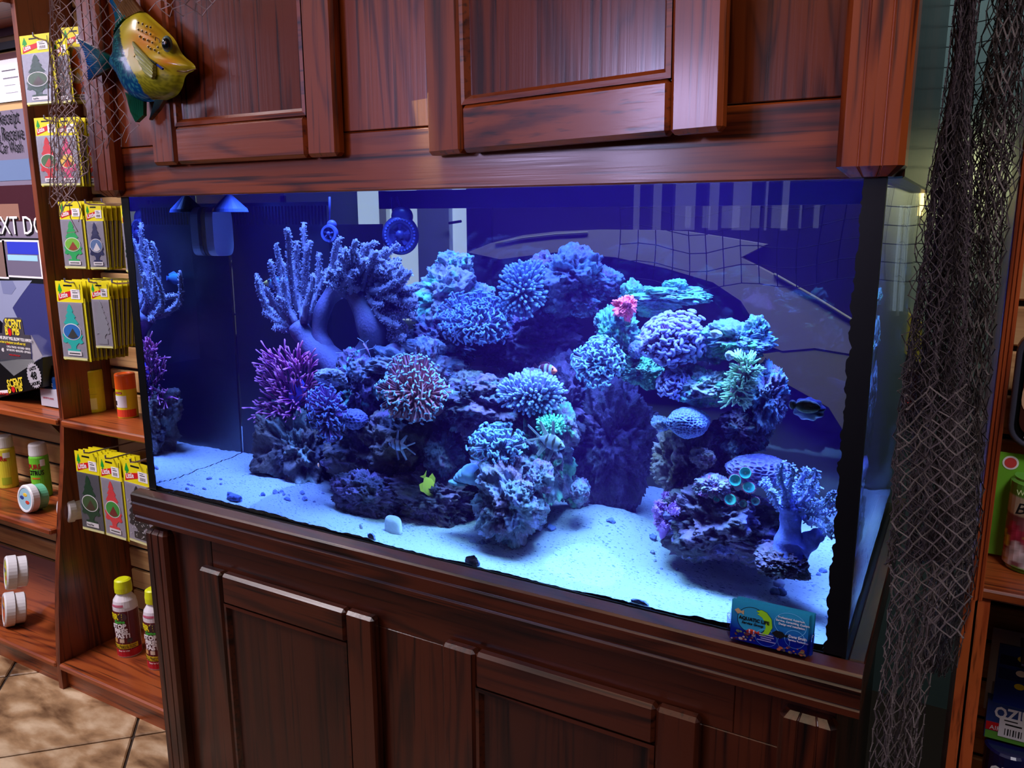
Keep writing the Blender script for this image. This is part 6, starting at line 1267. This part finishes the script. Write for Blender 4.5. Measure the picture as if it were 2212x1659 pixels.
flat(rr(a_[0]+.012, a_[1]+.10, a_[0]+.07, a_[1]+.165, .02), .0036, rgb(198, 150, 116, rough=.3), bk, 'finger_print'); flat(rr(a_[0]+.012, a_[1]+.045, a_[0]+.075, a_[1]+.10, .022), .0040, rgb(206, 164, 128, rough=.3), bk, 'finger_print'); flat(circ(a_[0]+.062, a_[1]+.115, .030, .033), .0044, rgb(20, 22, 40, rough=.15), bk, 'capsule_print'); flat(circ(a_[0]+.062, a_[1]+.115, .018, .022), .0048, rgb(50, 60, 140, rough=.15), bk, 'capsule_print')
for k in range(5): flat(rect(a_[0]+.02, a_[1]+.030-.004*k, a_[0]+.07, a_[1]+.032-.004*k), .0036, rgb(200, 190, 190), bk, 'fine_print')
for k in range(3): flat(rect(a_[0]+.035, b_[1]-.085-.004*k, a_[0]+.07, b_[1]-.083-.004*k), .0036, rgb(200, 190, 190), bk, 'fine_print')
MB().tube([(A[0]+x, Y1-.004, A[2]+z) for x, z in rr(a_[0]+.003, a_[1]+.003, a_[0]+wid-.003, b_[1]-.003, .029)+[rr(a_[0]+.003, a_[1]+.003, a_[0]+wid-.003, b_[1]-.003, .029)[0]]], .004, 8).build('rim', rgb(60, 60, 72, rough=.12), bk, smooth=True)
# green candle-like freshener pack
Y2 = .37; A = U(2180, 1208, 1, Y2); gp = thing('freshener_pack', 'green blister card with a flower-printed candle-shaped freshener on the right shelf', 'package', tuple(A))
def q2(px, py): q = U(px, py, 1, Y2); return (q[0]-A[0], q[2]-A[2])
a_, b_ = q2(2134, 1195), q2(2152, 975); GR = rgb(104, 170, 44, rough=.4)
flat(rect(a_[0], a_[1], a_[0]+.13, b_[1]), 0, GR, gp, 'card', t=.002)
x0g = a_[0]+.016; z0g = a_[1]-.004; rg = .037; hg = b_[1]-z0g-.026; cc = A+np.array([x0g+rg, -rg*.4, z0g])
flw = vcol('printed label', rough=.25, coat=.6); 
nn = 40; kk = 30; V = []; C_ = []; 
fl_ = [(-.9, .30, (.85, .80, .10)), (-.35, .42, (.60, .05, .12)), (-1.1, .15, (.55, .12, .25)), (-.6, .10, (.80, .75, .80)), (-.15, .22, (.85, .75, .82)), (-1.25, .48, (.75, .65, .55)), (.25, .40, (.5, .05, .1)), (.4, .15, (.75, .7, .8))]
for i in range(nn+1):
    z = hg*i/nn; t = i/nn; rd = rg*(1 if .04 < t < .97 else .9)
    for j in range(kk):
        a2 = 2*pi*j/kk; aa = ((a2+pi/2+.5+pi) % (2*pi))-pi
        c = (.12, .38, .05) if t > .80 or t < .06 else ((.62, .60, .46) if t > .60 else (.22, .08, .10))
        for (fa, fz, fc) in fl_:
            d = math.hypot((aa-fa)/.33, (t-fz)/.11)
            if d < 1 and t < .6: c = tuple(np.array(fc)*(.75+.25*math.cos(5*math.atan2(t-fz, aa-fa))))
            if d < .22: c = (.55, .42, .03)
        V.append((rd*cos(a2), rd*sin(a2), z)); C_.append(c)
F = [(i*kk+j, i*kk+(j+1) % kk, (i+1)*kk+(j+1) % kk, (i+1)*kk+j) for i in range(nn) for j in range(kk)]+[tuple(range(kk))[::-1], tuple(range(nn*kk, (nn+1)*kk))]
MB().add(np.array(V)+cc, F, np.array(C_)).build('candle', flw, gp, smooth=False)
def gtx(s_, dxx, dz, sz, m_, **k): text(s_, sz, m_, gp, x0g+dxx, z0g+dz, y=-rg*1.42, **k)
gtx('Waikiki Wind', .006, hg*.86, .011, rgb(200, 220, 160), xs=.85); gtx('Bah', .006, hg*.66, .022, BLKP, slant=.25, bold=.0002); gtx('ama', .036, hg*.66, .022, BLKP, slant=.25)
barcode(gp, x0g+.026, z0g+hg*.60, .034, .034, y=rg*1.46); text('$ 3.99', .008, BLKP, gp, x0g+.030, z0g+hg*.60+.020, y=-rg*1.46-.0006)
q = q2(2166, 986); flat(circ(a_[0]+.014, b_[1]-.014, .010), .0006, WHI, gp, 'round_mark'); flat(circ(a_[0]+.014, b_[1]-.014, .0075), .0009, rgb(200, 60, 60), gp, 'round_mark')
flat([(a_[0]+.034, b_[1]-.018), (a_[0]+.05, b_[1]-.012), (a_[0]+.11, b_[1]-.012), (a_[0]+.11, b_[1]-.022), (a_[0]+.05, b_[1]-.022)], .0006, BLKP, gp, 'hang_hole')
# blue and green sanitizer pack on its peg
Y3 = .42; A = U(2165, 1659, 1, Y3); oz = thing('sanitizer_pack', 'blue hanging card with a green and navy spray can at the lower right edge', 'package', tuple(A))
def q3(px, py): q = U(px, py, 1, Y3); return (q[0]-A[0], q[2]-A[2])
a_, b_ = q3(2150, 1530), q3(2160, 1390); NB = rgb(22, 50, 140, rough=.3); W3 = .075
flat(rect(b_[0], a_[1], b_[0]+W3, b_[1]), .0, NB, oz, 'hang_card', t=.003); 
for k, (z, h_, c) in enumerate(((.80, .16, rgb(8, 14, 60, rough=.2)), (.58, .18, rgb(12, 26, 96, rough=.2)))): flat(rect(b_[0]+.003, a_[1]+(b_[1]-a_[1])*z-.01, b_[0]+W3, a_[1]+(b_[1]-a_[1])*(z+h_)-.012), .001+.0004*k, c, oz, 'card_band')
for z, c in ((.62, WHI), (.42, YEL), (.84, YEL)): flat(circ(b_[0]+.032, a_[1]+(b_[1]-a_[1])*z, .007, .005), .002, c, oz, 'emblem')
bt = a_[1]; q = q3(2140, 1560)
flat(rect(b_[0]-.006, bt-.050, b_[0]+W3, bt+.01), .003, rgb(40, 60, 120, rough=.3), oz, 'box_top', t=.03)
text('OZIUM', .026, WHI, oz, b_[0]+.004, bt-.012, y=-.0036, xs=.8, bold=.0008); flat(rect(b_[0]-.005, bt-.036, b_[0]+W3, bt-.022), .0036, RED, oz, 'red_band'); text('AIR SANITIZER', .010, WHI, oz, b_[0], bt-.034, y=-.0044); flat(rect(b_[0]-.005, bt-.050, b_[0]+W3, bt-.037), .0036, rgb(90, 150, 50), oz, 'green_band'); barcode(oz, b_[0]+.012, bt-.042, .040, .034, y=.0050)
rz_ = .034; cc = A+np.array([b_[0]+rz_-.004, -.002, bt-.21]); hz_ = .155
MB().lathe([(rz_*.9, 0), (rz_, .004), (rz_, hz_*.60)], 28, o=cc).build('can_body', rgb(70, 150, 50, rough=.25), oz); MB().lathe([(rz_*1.002, hz_*.60), (rz_*1.002, hz_*.70)], 28, o=cc).build('red_band', RED, oz); MB().lathe([(rz_, hz_*.70), (rz_, hz_*.98), (rz_*.9, hz_)], 28, o=cc).build('can_top', rgb(20, 20, 70, rough=.25), oz)
dxo = float(cc[0]-A[0]); dzo = float(cc[2]-A[2]); yo = float(cc[1]-A[1])-rz_*1.06
text('OZIUM', .022, WHI, oz, dxo-rz_*.75, dzo+hz_*.78, y=yo, xs=.85, bold=.0007); text('AIR SAN', .012, WHI, oz, dxo-rz_*.85, dzo+hz_*.62, y=yo, xs=.95); 
for k in range(3): flat(rect(dxo-rz_*.5+.004*k, dzo+hz_*(.50-.07*k), dxo+rz_*.5, dzo+hz_*(.515-.07*k)), -yo, rgb(180, 220, 140), oz, 'fine_print')
flat([(dxo+cos(2*pi*k/16)*(.013 if k % 2 else .009), dzo+hz_*.17+sin(2*pi*k/16)*(.011 if k % 2 else .008)) for k in range(16)], -yo, rgb(60, 90, 200), oz, 'burst_mark')
MB().tube([(b_[0]+A[0]+.030, YB-.004, A[2]+b_[1]+.006), (b_[0]+A[0]+.030, Y3-.03, A[2]+b_[1]-.012), (b_[0]+A[0]+.030, Y3-.034, A[2]+b_[1]-.006)], .0028, 8).build('peg_hook', rgb(150, 150, 165, rough=.25, metal=.9), None); tag(COL.objects[-1], 'chrome peg hook carrying the blue hanging card at the lower right', 'hook')
A4 = U(2146, 1355, 1, .445); tg = thing('price_tag', 'plain white tag card behind the blue hanging card on the right shelf', 'tag', tuple(A4)); flat(rect(0, -.14, .085, 0), 0, rgb(190, 190, 210), tg, 'card', t=.001); flat(rect(.008, -.12, .011, -.09), .0006, rgb(120, 120, 140), tg, 'fine_print')

# ================================================================ BEHIND THE AQUARIUM
pan = lambda pts, Y, t, mat, nm, lab, cat: tag(MB().prism([(B(x, y, Y)[0], B(x, y, Y)[2]) for x, y in pts], 1, Y, Y+t).build(nm, mat, None), lab, cat)
gm2 = rgb(205, 196, 210, rough=.45); om = rgb(200, 192, 130, rough=.5)
arc = [(1010, 545), (1060, 525), (1130, 508), (1200, 500), (1290, 496), (1400, 497), (1480, 500), (1560, 512), (1655, 528), (1600, 556), (1660, 588), (1740, 632), (1870, 712), (1870, 770), (1760, 752), (1690, 758), (1640, 740), (1632, 700), (1600, 650), (1540, 610), (1440, 580), (1330, 556), (1200, 545), (1080, 560)]
tag(MB().box(B(1015, 790, 1.295), (B(1880, 300, 1.3)[0], 1.318, B(1500, 380, 1.3)[2])).build('darkening_board', rgb(34, 26, 58, rough=.8), None), 'dark indigo board added to darken the wall behind the curved panels at the back of the aquarium', 'board')  # board added so the wall behind the panels looks unlit
pan(arc, 1.27, .024, gm2, 'curved_panel', 'large curved grey band-shaped panel on the wall side behind the aquarium', 'panel')
pan([(1600, 775), (1690, 758), (1760, 753), (1880, 771), (1880, 1000), (1840, 960), (1790, 880), (1700, 830)], 1.272, .022, om, 'curved_panel', 'olive curved panel below the grey band behind the aquarium', 'panel')
tag(MB().tube([B(x, y, 1.266) for x, y in ((1672, 592), (1760, 642), (1868, 708))], .0035, 8).build('highlight_strip', rgb(210, 210, 200, rough=.2), None), 'thin pale strip painting the highlight along the top edge of the grey panel', 'strip')  # pale tube painting in the highlight on the panel edge
tag(MB().tube([B(x, y, 1.266) for x, y in ((1070, 526), (1130, 514), (1200, 506), (1270, 502))], .0025, 8).build('highlight_strip', rgb(210, 210, 200, rough=.2), None), 'thin pale strip painting the highlight on the left curve of the grey panel', 'strip')  # second painted highlight, on the left curve
yp = rgb(186, 172, 60, rough=.5)
tag(MB().prism([(U(x, y, 1, 1.29)[0], U(x, y, 1, 1.29)[2]) for x, y in ((1952, 670), (1990, 700), (1990, 790), (1950, 760))], 1, 1.29, 1.32).build('yellow_board', yp, None), 'small yellow board glimpsed between tank and net on the right', 'board')
# bright store-room window behind the tank
emw = newmat('daylit frosted pane'); emw[2].inputs['Base Color'].default_value = (.4, .45, .5, 1); emw[2].inputs['Emission Color'].default_value = (.62, .80, 1.0, 1); emw[2].inputs['Emission Strength'].default_value = .55
wn = tag(MB().box(B(1010, 700, 1.305), B(776, 380, 1.318)).build('window_1', emw[0], None), kind='structure')
ofr = wn['_o']
for (x0_, x1_, m_) in ((818, 833, rgb(230, 232, 226, rough=.5)), (900, 968, rgb(150, 160, 200, rough=.6)), (1006, 1060, rgb(18, 18, 44, rough=.6))):
    a_, b_ = B(x0_, 700, 1.28), B(x1_, 380, 1.28); o = MB().box((B(x0_, 500, 1.28)[0], 1.285, a_[2]), (B(x1_, 500, 1.28)[0], 1.304, b_[2])).build('window_post', m_, None, origin=ofr); o.location = (0, 0, 0); o.parent = wn
MB_h = MB().tube([B(970, 482, 1.27), B(996, 478, 1.27)], .004, 8).build('window_handle', rgb(30, 30, 50), None, origin=ofr); MB_h.location = (0, 0, 0); MB_h.parent = wn
wt2 = newmat('warm lit tube'); wt2[2].inputs['Emission Color'].default_value = (1.0, .66, .12, 1); wt2[2].inputs['Emission Strength'].default_value = 3.0
tag(MB().tube([U(1994, 400, 1, 1.31), U(1987, 466, 1, 1.31)], .006, 10).build('lamp_tube', wt2[0], None), 'glowing amber lamp tube behind the top right corner of the aquarium', 'lamp')
rl = newmat('red indicator'); rl[2].inputs['Emission Color'].default_value = (1.0, .03, .02, 1); rl[2].inputs['Emission Strength'].default_value = 2.0; rl[2].inputs['Base Color'].default_value = (.3, .01, .01, 1)
eb = thing('power_strip', 'dark power strip with a red indicator light between tank and net', 'power strip', tuple(U(1962, 880, 1, 1.28)))
a_ = U(1946, 900, 1, 1.28); b_ = U(1986, 800, 1, 1.28); MB().box((a_[0], 1.28, a_[2]), (b_[0], 1.32, b_[2]), bev=.004).build('housing', rgb(50, 10, 12, rough=.4), eb); c_ = U(1960, 868, 1, 1.277); MB().add(ico(2)[0]*.003+c_, ico(2)[1]).build('indicator', rl[0], eb)
# ================================================================ THE SHOP WINDOWS BEHIND THE VIEWER (seen only as reflections)
def shopwin(nm, x0, x1, z0, z1, y, strength, posts, axis=1):
    m_ = newmat('daylight in window'); m_[2].inputs['Base Color'].default_value = (.1, .1, .12, 1); m_[2].inputs['Emission Color'].default_value = (.66, .70, 1.0, 1); m_[2].inputs['Emission Strength'].default_value = strength
    o = tag(MB().box((x0, y, z0), (x1, y+.01, z1)).build(nm, m_[0], None), kind='structure'); og = o['_o']
    for p_ in posts:
        q = MB().box((p_-.03, y+.011, z0), (p_+.03, y+.05, z1)).build('window_post', rgb(40, 36, 40), None, origin=og); q.location = (0, 0, 0); q.parent = o
    return o
shopwin('window_2', -.30, .50, 1.22, 2.15, -3.25, 1.3, (-.22, -.1, .08, .20, .36, .44))
shopwin('window_3', -5.0+.02, -3.7, 1.85, 2.7, -3.05, 2.6, (-4.5, -4.1))
